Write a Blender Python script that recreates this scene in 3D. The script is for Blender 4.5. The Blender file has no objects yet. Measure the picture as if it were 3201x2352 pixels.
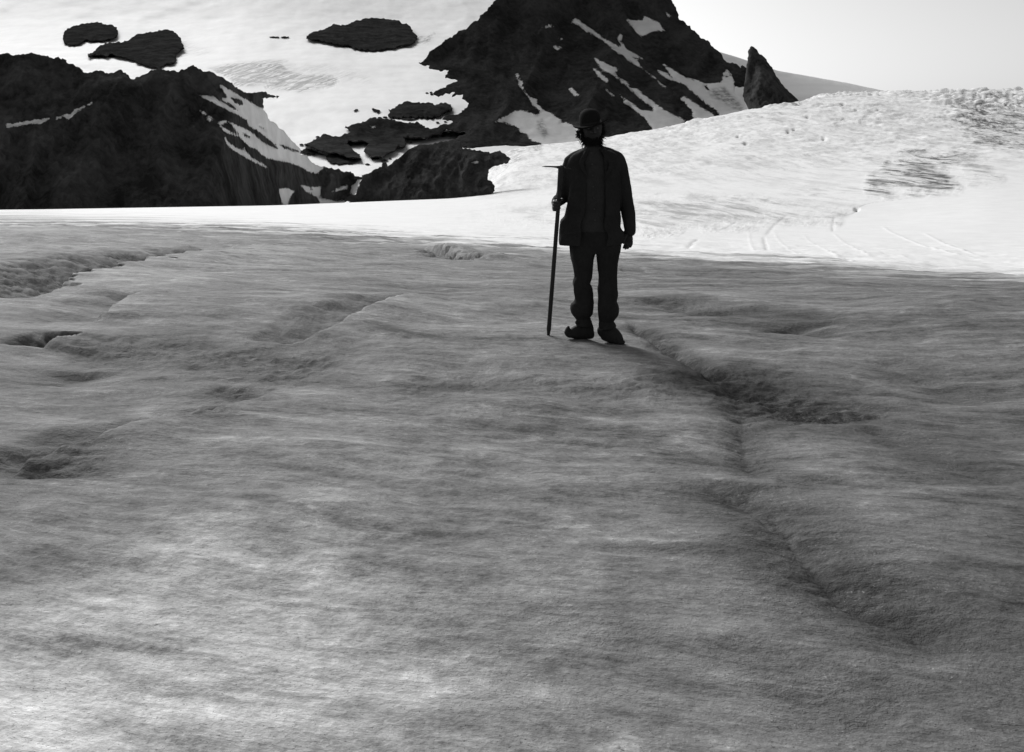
import bpy, math, random
import numpy as np
from mathutils import Vector, Matrix
from mathutils.geometry import delaunay_2d_cdt

random.seed(7)
rng = np.random.default_rng(7)
scene = bpy.context.scene
COL = scene.collection

# ------------------------------------------------------------------ camera
CAMZ = 1.5
PITCH = math.radians(11.86)
F = 3432.0                      # focal length in photo pixels (photo 3201 x 2352)
UC, VC = 1600.5, 1176.0
cam_d = bpy.data.cameras.new("camera")
cam_d.sensor_width = 36.0
cam_d.lens = 36.0 * F / 3201.0
cam_d.clip_start = 0.05
cam_d.clip_end = 30000
cam = bpy.data.objects.new("camera", cam_d)
cam.location = (0, 0, CAMZ)
cam.rotation_euler = (math.radians(90) - PITCH, 0, 0)
COL.objects.link(cam)
scene.camera = cam

# ------------------------------------------------------------------ sky, sun, exposure
SUN_AZ = math.radians(-26)      # measured from the viewing direction, negative = to the left
SUN_EL = math.radians(31)
world = bpy.data.worlds.new("World")
scene.world = world
world.use_nodes = True
wn = world.node_tree.nodes
wl = world.node_tree.links
wn.clear()
w_out = wn.new('ShaderNodeOutputWorld')
w_bg = wn.new('ShaderNodeBackground')
w_sky = wn.new('ShaderNodeTexSky')
w_sky.sky_type = 'NISHITA'
w_sky.sun_disc = False
w_sky.sun_elevation = SUN_EL
w_sky.sun_rotation = SUN_AZ
w_sky.altitude = 1100
w_sky.air_density = 1.0
w_sky.dust_density = 4.0
w_bw = wn.new('ShaderNodeRGBToBW')
w_bg.inputs['Strength'].default_value = 0.084
wl.new(w_sky.outputs[0], w_bw.inputs[0])
wl.new(w_bw.outputs[0], w_bg.inputs['Color'])
wl.new(w_bg.outputs[0], w_out.inputs['Surface'])

sun_d = bpy.data.lights.new("sun", 'SUN')
sun_d.energy = 2.45
sun_d.angle = math.radians(24)
sun_d.color = (1.0, 1.0, 1.0)
sun = bpy.data.objects.new("sun", sun_d)
COL.objects.link(sun)
sdir = Vector((math.sin(SUN_AZ) * math.cos(SUN_EL), math.cos(SUN_AZ) * math.cos(SUN_EL), math.sin(SUN_EL)))
sun.rotation_euler = sdir.to_track_quat('Z', 'Y').to_euler()
sun.location = (0, 0, 60)

vs = scene.view_settings
vs.view_transform = 'Standard'
vs.look = 'None'
vs.gamma = 1.0
vs.use_curve_mapping = False
vs.exposure = 0.5
scene.display_settings.display_device = 'sRGB'
scene.render.engine = 'CYCLES'

# ------------------------------------------------------------------ helpers
ca, sa = math.cos(PITCH), math.sin(PITCH)
K = 3201.0 / 2248.0             # coarse tracing coordinates -> photo pixels

def slope(v):
    s = (VC - np.asarray(v, float)) / F
    return (s * ca - sa) / (ca + s * sa)

def at_np(u, v, D):
    """points at forward distance D seen at photo pixel u, v"""
    m = slope(v)
    z = m * D
    depth = D * ca - z * sa
    x = (np.asarray(u, float) - UC) / F * depth
    return np.stack([x, D + 0 * x, z + CAMZ + 0 * x], -1)

def at(u, v, D):
    return Vector(at_np(u, v, float(D)).tolist())

def v_of(z, D):
    zc = z - CAMZ
    return VC - F * (D * sa + zc * ca) / (D * ca - zc * sa)

def crop(x0, y0, s):
    return lambda pts: [(x0 + x / s, y0 + y / s) for x, y in pts]
c1 = crop(100, 40, 2.581)
c2 = crop(800, 40, 2.499)
c3 = crop(1500, 40, 2.249)
c4 = crop(2300, 40, 1.967)
c7 = crop(2000, 250, 2.0445)
cV = lambda pts: [(x * K, y * K) for x, y in pts]

def hsh(ix, iy, s):
    h = np.sin(ix * 127.1 + iy * 311.7 + s * 74.7) * 43758.5453
    return h - np.floor(h)

def vnoise(x, y, s=0):
    x = np.asarray(x, float); y = np.asarray(y, float)
    ix = np.floor(x); iy = np.floor(y)
    fx = x - ix; fy = y - iy
    fx = fx * fx * fx * (fx * (fx * 6 - 15) + 10); fy = fy * fy * fy * (fy * (fy * 6 - 15) + 10)
    a = hsh(ix, iy, s); b = hsh(ix + 1, iy, s); c = hsh(ix, iy + 1, s); d = hsh(ix + 1, iy + 1, s)
    return (a + (b - a) * fx + (c - a) * fy + (a - b - c + d) * fx * fy) * 2 - 1

def fbm(x, y, s=0, o=5, g=0.5, l=2.03):
    t = 0; a = 1.0; n = 0
    for i in range(o):
        t = t + a * vnoise(x, y, s + i * 3.1); n += a
        x = x * l * 0.96 + y * l * 0.28; y = y * l * 0.96 - x * 0.28; a *= g
    return t / n

def ridged(x, y, s=0, o=5, g=0.55):
    t = 0; a = 1.0; n = 0
    for i in range(o):
        t = t + a * (1 - 2 * np.abs(vnoise(x, y, s + i * 3.1))); n += a
        x, y = x * 1.9 + y * 0.5, y * 1.9 - x * 0.5; a *= g
    return t / n

def sstep(x, a, b):
    t = np.clip((x - a) / (b - a), 0, 1)
    return t * t * (3 - 2 * t)

def seg_dist(px, py, poly, closed=True):
    """distance to polyline, signed side, and parameter along it (0..1)"""
    P = np.asarray(poly, float)
    Q = np.roll(P, -1, 0) if closed else P[1:]
    A = P if closed else P[:-1]
    L = np.hypot(*(Q - A).T); cum = np.concatenate([[0], np.cumsum(L)])
    best = np.full(px.shape, 1e18); side = np.zeros(px.shape); par = np.zeros(px.shape)
    for i in range(len(A)):
        ax, ay = A[i]; bx, by = Q[i]
        dx, dy = bx - ax, by - ay
        l2 = dx * dx + dy * dy + 1e-12
        t = np.clip(((px - ax) * dx + (py - ay) * dy) / l2, 0, 1)
        ex = px - ax - t * dx; ey = py - ay - t * dy
        d = ex * ex + ey * ey
        m = d < best
        best = np.where(m, d, best)
        side = np.where(m, np.sign(dx * ey - dy * ex), side)
        par = np.where(m, (cum[i] + t * L[i]) / cum[-1], par)
    return np.sqrt(best), side, par

def inside(px, py, poly):
    P = np.asarray(poly, float); c = np.zeros(px.shape, bool)
    j = len(P) - 1
    for i in range(len(P)):
        xi, yi = P[i]; xj, yj = P[j]
        if yi != yj:
            c ^= ((yi > py) != (yj > py)) & (px < (xj - xi) * (py - yi) / (yj - yi) + xi)
        j = i
    return c

def sdf(px, py, poly):
    """positive inside"""
    P = np.asarray(poly, float)
    out = np.full(px.shape, -1e3)
    m = (px > P[:, 0].min() - 60) & (px < P[:, 0].max() + 60) & (py > P[:, 1].min() - 60) & (py < P[:, 1].max() + 60)
    if m.any():
        d, _, _ = seg_dist(px[m], py[m], poly)
        out[m] = np.where(inside(px[m], py[m], poly), d, -d)
    return out

def link(o, parent=None):
    COL.objects.link(o)
    if parent is not None:
        o.parent = parent
    return o

def tag(o, label=None, cat=None, group=None, kind=None):
    for k, val in (('label', label), ('category', cat), ('group', group), ('kind', kind)):
        if val:
            o[k] = val
    return o

def mesh_obj(name, V, Fs, mat, parent=None, smooth=True, attrs=None, mats=None):
    me = bpy.data.meshes.new(name)
    V = np.asarray(V, np.float32)
    me.vertices.add(len(V)); me.vertices.foreach_set('co', V.ravel())
    if isinstance(Fs, np.ndarray):
        k = Fs.shape[1]; n = len(Fs)
        me.loops.add(n * k); me.loops.foreach_set('vertex_index', Fs.astype(np.int32).ravel())
        me.polygons.add(n)
        me.polygons.foreach_set('loop_start', np.arange(0, n * k, k, dtype=np.int32))
        me.polygons.foreach_set('loop_total', np.full(n, k, np.int32))
    else:
        tot = np.array([len(f) for f in Fs], np.int32)
        idx = np.array([i for f in Fs for i in f], np.int32)
        me.loops.add(len(idx)); me.loops.foreach_set('vertex_index', idx)
        me.polygons.add(len(tot))
        me.polygons.foreach_set('loop_start', np.concatenate([[0], np.cumsum(tot)[:-1]]).astype(np.int32))
        me.polygons.foreach_set('loop_total', tot)
    me.update(calc_edges=True)
    me.validate()
    if smooth:
        me.polygons.foreach_set('use_smooth', np.ones(len(me.polygons), bool))
    for k, a in (attrs or {}).items():
        at_ = me.attributes.new(k, 'FLOAT', 'POINT')
        at_.data.foreach_set('value', np.asarray(a, np.float32))
    me.materials.append(mat)
    o = bpy.data.objects.new(name, me)
    return link(o, parent)

# ------------------------------------------------------------------ node helper
class NT:
    def __init__(s, name):
        s.m = bpy.data.materials.new(name); s.m.use_nodes = True
        s.n = s.m.node_tree.nodes; s.l = s.m.node_tree.links; s.n.clear()
        s.out = s.n.new('ShaderNodeOutputMaterial')
        s.b = s.n.new('ShaderNodeBsdfPrincipled')
        s.l.new(s.b.outputs[0], s.out.inputs['Surface'])
    def put(s, sock, v):
        if isinstance(v, bpy.types.NodeSocket): s.l.new(v, sock)
        else: sock.default_value = v
    def math(s, op, a, b=0.0, c=None, clamp=False):
        n = s.n.new('ShaderNodeMath'); n.operation = op; n.use_clamp = clamp
        s.put(n.inputs[0], a); s.put(n.inputs[1], b)
        if c is not None: s.put(n.inputs[2], c)
        return n.outputs[0]
    def attr(s, name):
        n = s.n.new('ShaderNodeAttribute'); n.attribute_name = name; return n.outputs['Fac']
    def pos(s):
        return s.n.new('ShaderNodeNewGeometry').outputs['Position']
    def mapping(s, vec, scale=(1, 1, 1), rot=(0, 0, 0), loc=(0, 0, 0)):
        if any(rot):                      # turn first, then stretch
            r = s.n.new('ShaderNodeMapping'); s.put(r.inputs['Vector'], vec)
            r.inputs['Rotation'].default_value = rot; vec = r.outputs[0]
        n = s.n.new('ShaderNodeMapping'); s.put(n.inputs['Vector'], vec)
        n.inputs['Scale'].default_value = scale; n.inputs['Location'].default_value = loc
        return n.outputs[0]
    def noise(s, vec, scale, detail=5, rough=0.55, dist=0.0, ridged=False):
        n = s.n.new('ShaderNodeTexNoise'); s.put(n.inputs['Vector'], vec)
        n.inputs['Scale'].default_value = scale; n.inputs['Detail'].default_value = detail
        n.inputs['Roughness'].default_value = rough; n.inputs['Distortion'].default_value = dist
        return n.outputs['Fac']
    def rng(s, v, a, b, c=0.0, d=1.0, smooth=False):
        n = s.n.new('ShaderNodeMapRange'); n.interpolation_type = 'SMOOTHSTEP' if smooth else 'LINEAR'
        s.put(n.inputs['Value'], v)
        for k, x in zip(('From Min', 'From Max', 'To Min', 'To Max'), (a, b, c, d)): s.put(n.inputs[k], x)
        return n.outputs[0]
    def mix(s, f, a, b):
        n = s.n.new('ShaderNodeMix'); n.data_type = 'FLOAT'
        s.put(n.inputs[0], f); s.put(n.inputs[2], a); s.put(n.inputs[3], b)
        return n.outputs[0]
    def warp(s, vec, scale, amt):
        n = s.n.new('ShaderNodeTexNoise'); s.put(n.inputs['Vector'], vec); n.inputs['Scale'].default_value = scale
        n.inputs['Detail'].default_value = 2
        a = s.n.new('ShaderNodeVectorMath'); a.operation = 'MULTIPLY_ADD'
        s.l.new(n.outputs['Color'], a.inputs[0]); a.inputs[1].default_value = amt; s.put(a.inputs[2], vec)
        return a.outputs[0]
    def bump(s, h, strength, dist, normal=None):
        n = s.n.new('ShaderNodeBump'); n.inputs['Strength'].default_value = strength
        s.put(n.inputs['Distance'], dist); s.put(n.inputs['Height'], h)
        if normal is not None: s.l.new(normal, n.inputs['Normal'])
        return n.outputs[0]
    def done(s, color, rough=0.8, spec=0.2, normal=None):
        if isinstance(color, bpy.types.NodeSocket):
            c = s.n.new('ShaderNodeCombineColor')
            for i in range(3): s.l.new(color, c.inputs[i])
            s.l.new(c.outputs[0], s.b.inputs['Base Color'])
        else:
            s.b.inputs['Base Color'].default_value = (color, color, color, 1)
        s.put(s.b.inputs['Roughness'], rough)
        s.put(s.b.inputs['Specular IOR Level'], spec)
        if normal is not None: s.l.new(normal, s.b.inputs['Normal'])
        return s.m

# ------------------------------------------------------------------ materials of the land
def mat_mountain(name, sc, lo=0.026, hi=0.095):
    t = NT(name); p = t.pos()
    n1 = t.noise(t.mapping(t.warp(p, 0.02 * sc, (25 / sc,) * 3), (1, 1, .35)), .05 * sc, 8, .62)
    n2 = t.noise(t.mapping(p, (1, 1, .3), (0, .5, 0)), .3 * sc, 6, .7)
    n3 = t.noise(p, 1.2 * sc, 5, .65)
    r = t.math('ADD', t.math('MULTIPLY', n1, .6), t.math('MULTIPLY', n2, .4))
    rock = t.rng(r, .40, .62, lo, hi)
    s = t.attr('snow')
    e = t.math('MULTIPLY', t.math('SUBTRACT', n3, .47), 12.0)
    e2 = t.math('MULTIPLY', t.math('SUBTRACT', n2, .46), 20.0)
    m = t.rng(t.math('ADD', t.math('ADD', s, e), e2), -.5, .7)
    sn = t.rng(t.noise(t.mapping(p, (1, 1, 1)), .06 * sc, 6, .6), .3, .7, .62, .84)
    dirt_shade = t.math('MULTIPLY', t.attr('dirt_shade'), t.rng(n2, .35, .6))
    sn = t.mix(dirt_shade, sn, .25)
    c = t.mix(m, rock, sn)
    h = t.math('MULTIPLY', t.math('ADD', t.math('MULTIPLY', n1, 6.0), t.math('ADD', t.math('MULTIPLY', n2, 3.0), n3)), t.mix(m, 1.0, .12))
    return t.done(c, .95, 0.0, t.bump(h, .7, 1.2 / sc))

def mat_snowfield():
    t = NT('far_snow'); p = t.pos()
    a = t.noise(p, .012, 7, .6)
    b = t.noise(t.mapping(p, (1, .25, 1)), .05, 6, .6)
    base = t.rng(t.math('ADD', t.math('MULTIPLY', a, .6), t.math('MULTIPLY', b, .4)), .3, .7, .74, .90)
    cr = t.attr('dirt_shade')
    q = t.warp(p, .02, (20, 20, 20))
    w = t.noise(t.mapping(q, (.13, .0, 1), (0, .9, 0)), .14, 7, .68)
    w2 = t.noise(q, .03, 6, .6)
    k = t.math('MULTIPLY', t.math('MULTIPLY', cr, 1.5), t.math('ADD', t.rng(w, .46, .60), t.rng(w2, .42, .62, 0, .5)), clamp=True)
    c = t.mix(k, base, .34)
    h = t.math('ADD', t.math('MULTIPLY', a, 3.0), t.math('MULTIPLY', t.math('MULTIPLY', w, cr), -7.0))
    return t.done(c, .75, .1, t.bump(h, .5, 1.0))

def mat_glacier():
    t = NT('glacier_ice'); p = t.pos()
    snow = t.attr('snow'); dirt_shade = t.attr('dirt_shade'); far = t.attr('far'); rough = t.attr('rough'); crev = t.attr('crev')
    # flow lines: long thin bands of clean and dusty ice, bent by large warps
    q = t.warp(p, .22, (.9, .9, .0))
    q = t.warp(q, 1.1, (.06, .06, .0))
    qm = t.mapping(q, (.30, 1.1, .3), (0, 0, .26))
    s1 = t.noise(qm, 2.6, 8, .66)
    s2 = t.noise(t.mapping(q, (.16, 1.3, .3), (0, 0, .30)), 8.0, 6, .7)
    sA = t.noise(t.mapping(p, (.45, .9, .6), (0, 0, .3)), .62, 6, .6)
    sB = t.noise(t.mapping(q, (.6, 1, .6), (0, 0, .35)), 3.0, 7, .66)
    g = t.noise(p, 42.0, 4, .75)
    g2 = t.noise(p, 11.0, 6, .7)
    nr0 = t.math('SUBTRACT', 1.0, far)
    # wide streaks that still read far off
    f1 = t.noise(t.mapping(t.warp(p, .02, (14, 14, 0)), (.09, .5, .1), (0, 0, .12)), .6, 8, .7)
    near = t.math('ADD', t.math('ADD', t.math('MULTIPLY', s1, .17), t.math('MULTIPLY', s2, .10)),
                  t.math('ADD', t.math('MULTIPLY', sA, .22), t.math('ADD', t.math('MULTIPLY', sB, .20), t.math('ADD', t.math('MULTIPLY', g, .13), t.math('MULTIPLY', g2, .18)))))
    fz = t.math('ADD', t.math('MULTIPLY', f1, .75), t.math('MULTIPLY', s1, .25))
    mixv = t.mix(far, near, fz)
    ice = t.rng(mixv, .425, .575, .065, .34)
    # pale rotten patches
    pale = t.rng(t.math('ADD', t.math('MULTIPLY', sB, .6), t.math('MULTIPLY', g2, .4)), .57, .70, 0, .16)
    ice = t.math('ADD', ice, pale)
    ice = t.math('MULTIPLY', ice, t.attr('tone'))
    # hair-thin dusty lines
    ln = t.noise(t.mapping(t.warp(q, 3.0, (.05, .05, 0)), (.12, 1.5, .3), (0, 0, .22)), 13.0, 5, .65)
    ice = t.math('MULTIPLY', ice, t.mix(nr0, 1.0, t.rng(ln, .54, .62, 1.0, .80)))
    dd = t.math('MULTIPLY', t.math('MULTIPLY', dirt_shade, 1.25), t.rng(t.math('ADD', t.math('MULTIPLY', g2, .65), t.math('MULTIPLY', s2, .35)), .34, .56), clamp=True)
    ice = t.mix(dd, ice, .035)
    grit = t.noise(p, 120.0, 2, .5)
    ice = t.math('MULTIPLY', ice, t.mix(nr0, 1.0, t.rng(grit, .64, .70, 1.0, .45)))
    ice = t.math('ADD', ice, t.math('MULTIPLY', nr0, t.math('MULTIPLY', t.rng(t.noise(p, 75.0, 3, .6), .62, .70, 0, .16), t.rng(sB, .48, .56))))
    # snow and the broken ice of the ice fall
    w1 = t.noise(t.mapping(t.warp(p, .01, (30, 30, 30)), (.6, .12, 1.7), (0, .12, 0)), .12, 8, .72)
    w2 = t.noise(t.mapping(p, (.5, .5, 1)), .5, 7, .7)
    w3 = t.noise(t.mapping(t.warp(p, .03, (10, 10, 10)), (.8, .03, 1.0), (0, .3, 0)), .34, 6, .75)
    sn = t.rng(w2, .3, .7, .82, .92)
    sd = t.math('MULTIPLY', rough, t.rng(t.math('ADD', t.math('MULTIPLY', w1, .45), t.math('MULTIPLY', w3, .55)), .455, .575), clamp=True)
    sd = t.math('ADD', t.math('MULTIPLY', sd, .9), t.math('MULTIPLY', t.rng(rough, .4, 1.0), t.rng(w3, .40, .55, .08, .38)), clamp=True)
    sn = t.mix(sd, sn, .13)
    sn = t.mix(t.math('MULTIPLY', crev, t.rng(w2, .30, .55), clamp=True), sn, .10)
    e = t.math('ADD', t.math('MULTIPLY', t.math('SUBTRACT', f1, .5), 90.0), t.math('MULTIPLY', t.math('SUBTRACT', s1, .5), 14.0))
    m = t.rng(t.math('ADD', snow, e), -16.0, 12.0, smooth=True)
    c = t.mix(m, ice, sn)
    nr = t.math('SUBTRACT', 1.0, far)
    h = t.math('ADD', t.math('MULTIPLY', s1, .045), t.math('ADD', t.math('MULTIPLY', sB, .05), t.math('ADD', t.math('MULTIPLY', g2, .020), t.math('MULTIPLY', g, .004))))
    h = t.math('MULTIPLY', t.math('ADD', h, t.math('MULTIPLY', t.math('MULTIPLY', dirt_shade, g2), .10)), nr)
    n = t.bump(h, .55, 1.0)
    h2 = t.math('MULTIPLY', t.math('ADD', t.math('MULTIPLY', w1, 3.0), w2), t.math('MULTIPLY', far, t.math('ADD', t.math('MULTIPLY', rough, .28), .03)))
    n = t.bump(h2, .6, 1.0, n)
    return t.done(c, .8, .08, n)

M_LEFT = mat_mountain('rock_and_snow_near', 1.0)
M_FAR = mat_mountain('rock_and_snow_far', .55, .024, .070)
M_SNOWF = mat_snowfield()
M_ISLE = mat_mountain('dark_island_rock', .55, .020, .055)
M_GLAC = mat_glacier()
# ------------------------------------------------------------------ the glacier: one sheet from under the camera to the ice fall crest
lnD_nodes = np.log([9.5, 12, 16, 22, 35, 60, 110, 200, 400, 600, 900, 1100, 1600, 2600])
PL = 700
rows_tab = {   # u (coarse) : v (coarse) at the distances above
    -700: [PL, 643, 598, 566, 536, 511, 492, 476, 466, 486, 500, 510, 520, 530],
    85:   [PL, 643, 595, 560, 530, 505, 487, 471, 459, 480, 500, 510, 520, 530],
    600:  [PL, 644, 600, 568, 540, 515, 491, 470, 450, 470, 490, 500, 510, 520],
    1000: [PL, 645, 604, 577, 552, 528, 498, 468, 434, 450, 400, 400, 420, 440],
    1124: [PL, 645, 605, 580, 556, 532, 502, 466, 424, 368, 322, 330, 370, 400],
    1300: [PL, 646, 607, 584, 562, 540, 508, 468, 410, 356, 305, 318, 360, 400],
    1450: [PL, 647, 610, 589, 569, 548, 514, 470, 400, 340, 279, 300, 350, 400],
    1640: [PL, 648, 612, 593, 576, 557, 525, 474, 392, 318, 238, 262, 300, 340],
    1754: [PL, 648, 613, 596, 580, 561, 530, 478, 388, 306, 224, 236, 280, 320],
    1800: [PL, 648, 613, 597, 582, 563, 532, 480, 383, 303, 222, 208, 250, 300],
    1960: [PL, 650, 616, 602, 588, 570, 535, 478, 366, 294, 214, 204, 240, 290],
    2170: [PL, 652, 622, 612, 602, 584, 540, 464, 352, 284, 212, 201, 230, 280],
    3000: [PL, 656, 632, 626, 618, 600, 545, 455, 340, 270, 200, 185, 215, 260],
}
gu = np.arange(-700, 3001, 20.0)
glD = np.linspace(math.log(9.5), math.log(2600), 260)
us_ = np.array(sorted(rows_tab))
T = np.array([rows_tab[k] for k in us_], float) * K
Tl = np.array([np.interp(glD, lnD_nodes, r) for r in T])          # u nodes x lnD
Z = np.empty((len(gu), len(glD)))
for j in range(len(glD)):
    vv = np.interp(gu, us_, Tl[:, j])
    Z[:, j] = slope(vv) * math.exp(glD[j]) + CAMZ
def blur(a, n, ax):
    k = np.hanning(2 * n + 3)[1:-1]; k /= k.sum()
    pad = [(0, 0), (0, 0)]; pad[ax] = (n, n)
    return np.apply_along_axis(lambda r: np.convolve(r, k, 'valid'), ax, np.pad(a, pad, mode='edge'))
ZN = Z / np.exp(glD)[None, :]
ZN = blur(blur(ZN, 2, 0), 5, 1)

def base_z(x, y):
    """height of the smooth glacier surface"""
    zc = np.full(x.shape, -CAMZ)
    ly = np.log(np.maximum(y, 1e-3))
    for _ in range(3):
        depth = y * ca - zc * sa
        u = (UC + F * x / depth) / K
        fi = np.clip((u - gu[0]) / 20.0, 0, len(gu) - 1.001)
        fj = np.clip((ly - glD[0]) / (glD[1] - glD[0]), 0, len(glD) - 1.001)
        i = fi.astype(int); j = fj.astype(int); a = fi - i; b = fj - j
        zn = ZN[i, j] * (1 - a) * (1 - b) + ZN[i + 1, j] * a * (1 - b) + ZN[i, j + 1] * (1 - a) * b + ZN[i + 1, j + 1] * a * b
        zz = zn * y
        w = sstep(y, 9.0, 13.0)
        zabs = zz * w
        zc = zabs - CAMZ
    return zabs, u * K

def to_ground(pts):
    """photo pixels -> x, y on the smooth glacier"""
    out = []
    Ds = np.exp(np.linspace(math.log(1.2), math.log(1150), 3000))
    for (u, v) in pts:
        P = at_np(u, v, Ds)
        zb, _ = base_z(P[:, 0], P[:, 1])
        k = np.argmax(P[:, 2] < zb) if (P[:, 2] < zb).any() else len(Ds) - 1
        out.append((P[k, 0], P[k, 1]))
    return out

def resample(pts, n=4):
    """round the corners of a polyline"""
    P = [np.array(p, float) for p in pts]
    for _ in range(2):
        Q = [P[0]]
        for a, b in zip(P[:-1], P[1:]):
            Q += [a * .75 + b * .25, a * .25 + b * .75]
        Q.append(P[-1]); P = Q
    return [tuple(p) for p in P]

FEAT = []
def groove(pts, depth, w, dirt_shade=0.0, dw=2.0, rough=0.0):
    FEAT.append(('g', resample(to_ground(cV(pts))), depth, w, dirt_shade, dw, rough))
def lip(pts, depth, w, edge, side, dirt_shade=0.0, raise_=0.0):
    FEAT.append(('l', resample(to_ground(cV(pts))), depth, w, edge, side, dirt_shade, raise_))
# the gully that runs from the man's feet to the lower right
groove([(1385, 695), (1425, 728), (1470, 758), (1530, 790), (1590, 826)], .055, .12, .85, 1.3, .025)
groove([(1560, 800), (1600, 832), (1660, 850), (1720, 868), (1800, 895), (1900, 925)], .045, .26, 1.0, 1.9, .03)
groove([(1900, 925), (2000, 968), (2090, 1010), (2250, 1080)], .04, .22, .35, 1.3)
groove([(1600, 832), (1625, 900), (1632, 960), (1650, 1020), (1690, 1065)], .03, .10, .55, 1.3, .015)
groove([(1560, 1050), (1650, 1110), (1720, 1190), (1790, 1285), (1880, 1350), (2010, 1400), (2120, 1500)], .05, .15, .75, 2.0, .006)
groove([(1700, 1060), (1760, 1065), (1830, 1050)], .012, .10, .4, 1.2)
groove([(1930, 780), (2010, 815), (2090, 850), (2200, 880)], .04, .25, .35, 1.1)
groove([(1480, 722), (1560, 742), (1650, 752), (1760, 756)], .025, .22, .15, 1.2)
groove([(1420, 652), (1500, 664), (1580, 682)], .06, .30, .6, 1.3, .02)
groove([(1620, 668), (1720, 690), (1800, 705)], .05, .35, .45, 1.3)
groove([(1700, 700), (1780, 712), (1860, 730)], .05, .25, .4, 1.2)
groove([(1480, 575), (1560, 577)], .10, 1.2, .8, 1.0)
groove([(1360, 590), (1420, 592)], .05, .8, .5, 1.0)
groove([(1940, 1500), (1900, 1560), (2000, 1590)], .010, .12, .35, 1.2)
groove([(1560, 1420), (1680, 1480), (1800, 1560), (1900, 1650)], .012, .13, .4, 1.4)
groove([(1300, 1210), (1420, 1222), (1560, 1216)], .004, .05, .4, 1.0)
groove([(1150, 1350), (1300, 1400), (1450, 1440)], .006, .14, .3, 1.2)
groove([(1372, 688), (1412, 720), (1455, 750), (1500, 775), (1545, 800), (1590, 828), (1612, 846)], .03, .03, 1.0, 1.6)
groove([(1600, 836), (1640, 858), (1690, 868), (1740, 892), (1800, 906), (1850, 925)], .05, .045, 1.0, 1.6)
groove([(1612, 846), (1622, 880), (1636, 930), (1630, 985), (1645, 1030)], .007, .03, .6, 1.8)
groove([(1690, 1120), (1740, 1200), (1800, 1285), (1860, 1335), (1930, 1368)], .015, .02, .8, 1.6)
# dark rough bands
groove([(90, 775), (230, 760), (420, 770), (560, 790), (800, 800)], .02, .50, .60, 1.3, .03)
groove([(850, 830), (1100, 835), (1350, 850), (1560, 850)], .015, .40, .42, 1.2, .02)
groove([(480, 838), (530, 868), (560, 872)], .03, .16, .8, 1.5, .02)
groove([(380, 900), (430, 915), (500, 890)], .03, .18, .55, 1.2, .03)
groove([(80, 1060), (180, 985), (240, 970)], .035, .20, .7, 1.3, .02)
groove([(90, 830), (180, 800)], .06, .25, .5, 1.2)
groove([(880, 620), (960, 640), (1100, 640)], .03, .5, .2, 1.2)
# steps in the ice: the near side stands higher than the hollow behind it
lip([(640, 752), (690, 741), (760, 712), (800, 690), (850, 664), (900, 652), (975, 648)], .12, .8, .06, 1, .4, .05)
lip([(85, 655), (160, 635), (250, 603), (320, 578), (350, 582), (420, 566), (500, 552), (580, 550), (672, 549)], .55, 3.0, .25, 1, 1.0, .12)
lip([(90, 762), (130, 748), (160, 744), (192, 730)], .22, .50, .07, 1, .9, .03)
lip([(230, 700), (260, 668), (330, 645)], .08, .8, .1, 1, .4, .05)
lip([(40, 1050), (120, 1010), (250, 965), (340, 938), (430, 915), (520, 888)], .08, .55, .07, 1, .5, .05)
lip([(940, 545), (980, 553), (1030, 566), (1080, 577)], .3, 1.2, .3, -1, .6, .16)
lip([(640, 520), (700, 524), (770, 526)], .25, 2.0, .5, 1, .9, .0)
lip([(1180, 700), (1300, 756), (1380, 757), (1470, 775)], .03, .4, .1, 1, .0, .0)
for a in ([(240, 566), (310, 568)], [(600, 500), (660, 505), (720, 508)], [(700, 522), (800, 528)], [(100, 495), (280, 498)]):
    groove(a, .2, .9, .9, 1.1)
# far: cracks curving over the white snow on the right
def crack(pts, depth, w, dirt_shade):
    FEAT.append(('g', resample(to_ground(c7(pts))), depth * .10, w * .15, dirt_shade * 1.0, 1.0, 0.0))
crack([(370, 1015), (330, 1050), (310, 1085)], .8, .9, .35)
crack([(310, 1085), (350, 1105), (400, 1115)], -.3, .7, 0)
crack([(790, 1000), (800, 1050), (820, 1100)], .8, .8, .30)
crack([(940, 860), (890, 900), (850, 935), (800, 1000)], .8, 1.6, .3)
crack([(620, 905), (570, 935), (520, 960)], .6, 1.3, .3)
crack([(1240, 870), (1230, 930), (1232, 975)], .9, 1.0, .40)
crack([(1232, 975), (1290, 1030), (1400, 1085), (1500, 1140)], -.5, .8, 0)
crack([(1545, 930), (1600, 975), (1700, 1015), (1850, 1070), (2000, 1110), (2200, 1160)], -.8, 1.1, 0)
crack([(1810, 975), (1900, 1025), (2050, 1085), (2210, 1140)], -.8, 1.1, 0)
crack([(1400, 1085), (1560, 1110), (1750, 1150)], -.4, .7, 0)
crack([(860, 960), (870, 1000), (900, 1040), (980, 1100), (1110, 1145)], -.4, .7, 0)
crack([(700, 970), (705, 1050), (740, 1105)], -.4, .6, 0)
crack([(1040, 980), (1080, 1030), (1180, 1080), (1330, 1150)], -.35, .7, 0)
crack([(1200, 1090), (1300, 1150), (1450, 1180)], -.3, .5, 0)
crack([(850, 875), (1060, 878), (1170, 880), (1300, 872), (1380, 850), (1400, 810), (1480, 785), (1600, 772), (1800, 745), (1960, 730)], .8, 1.3, .38)

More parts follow.
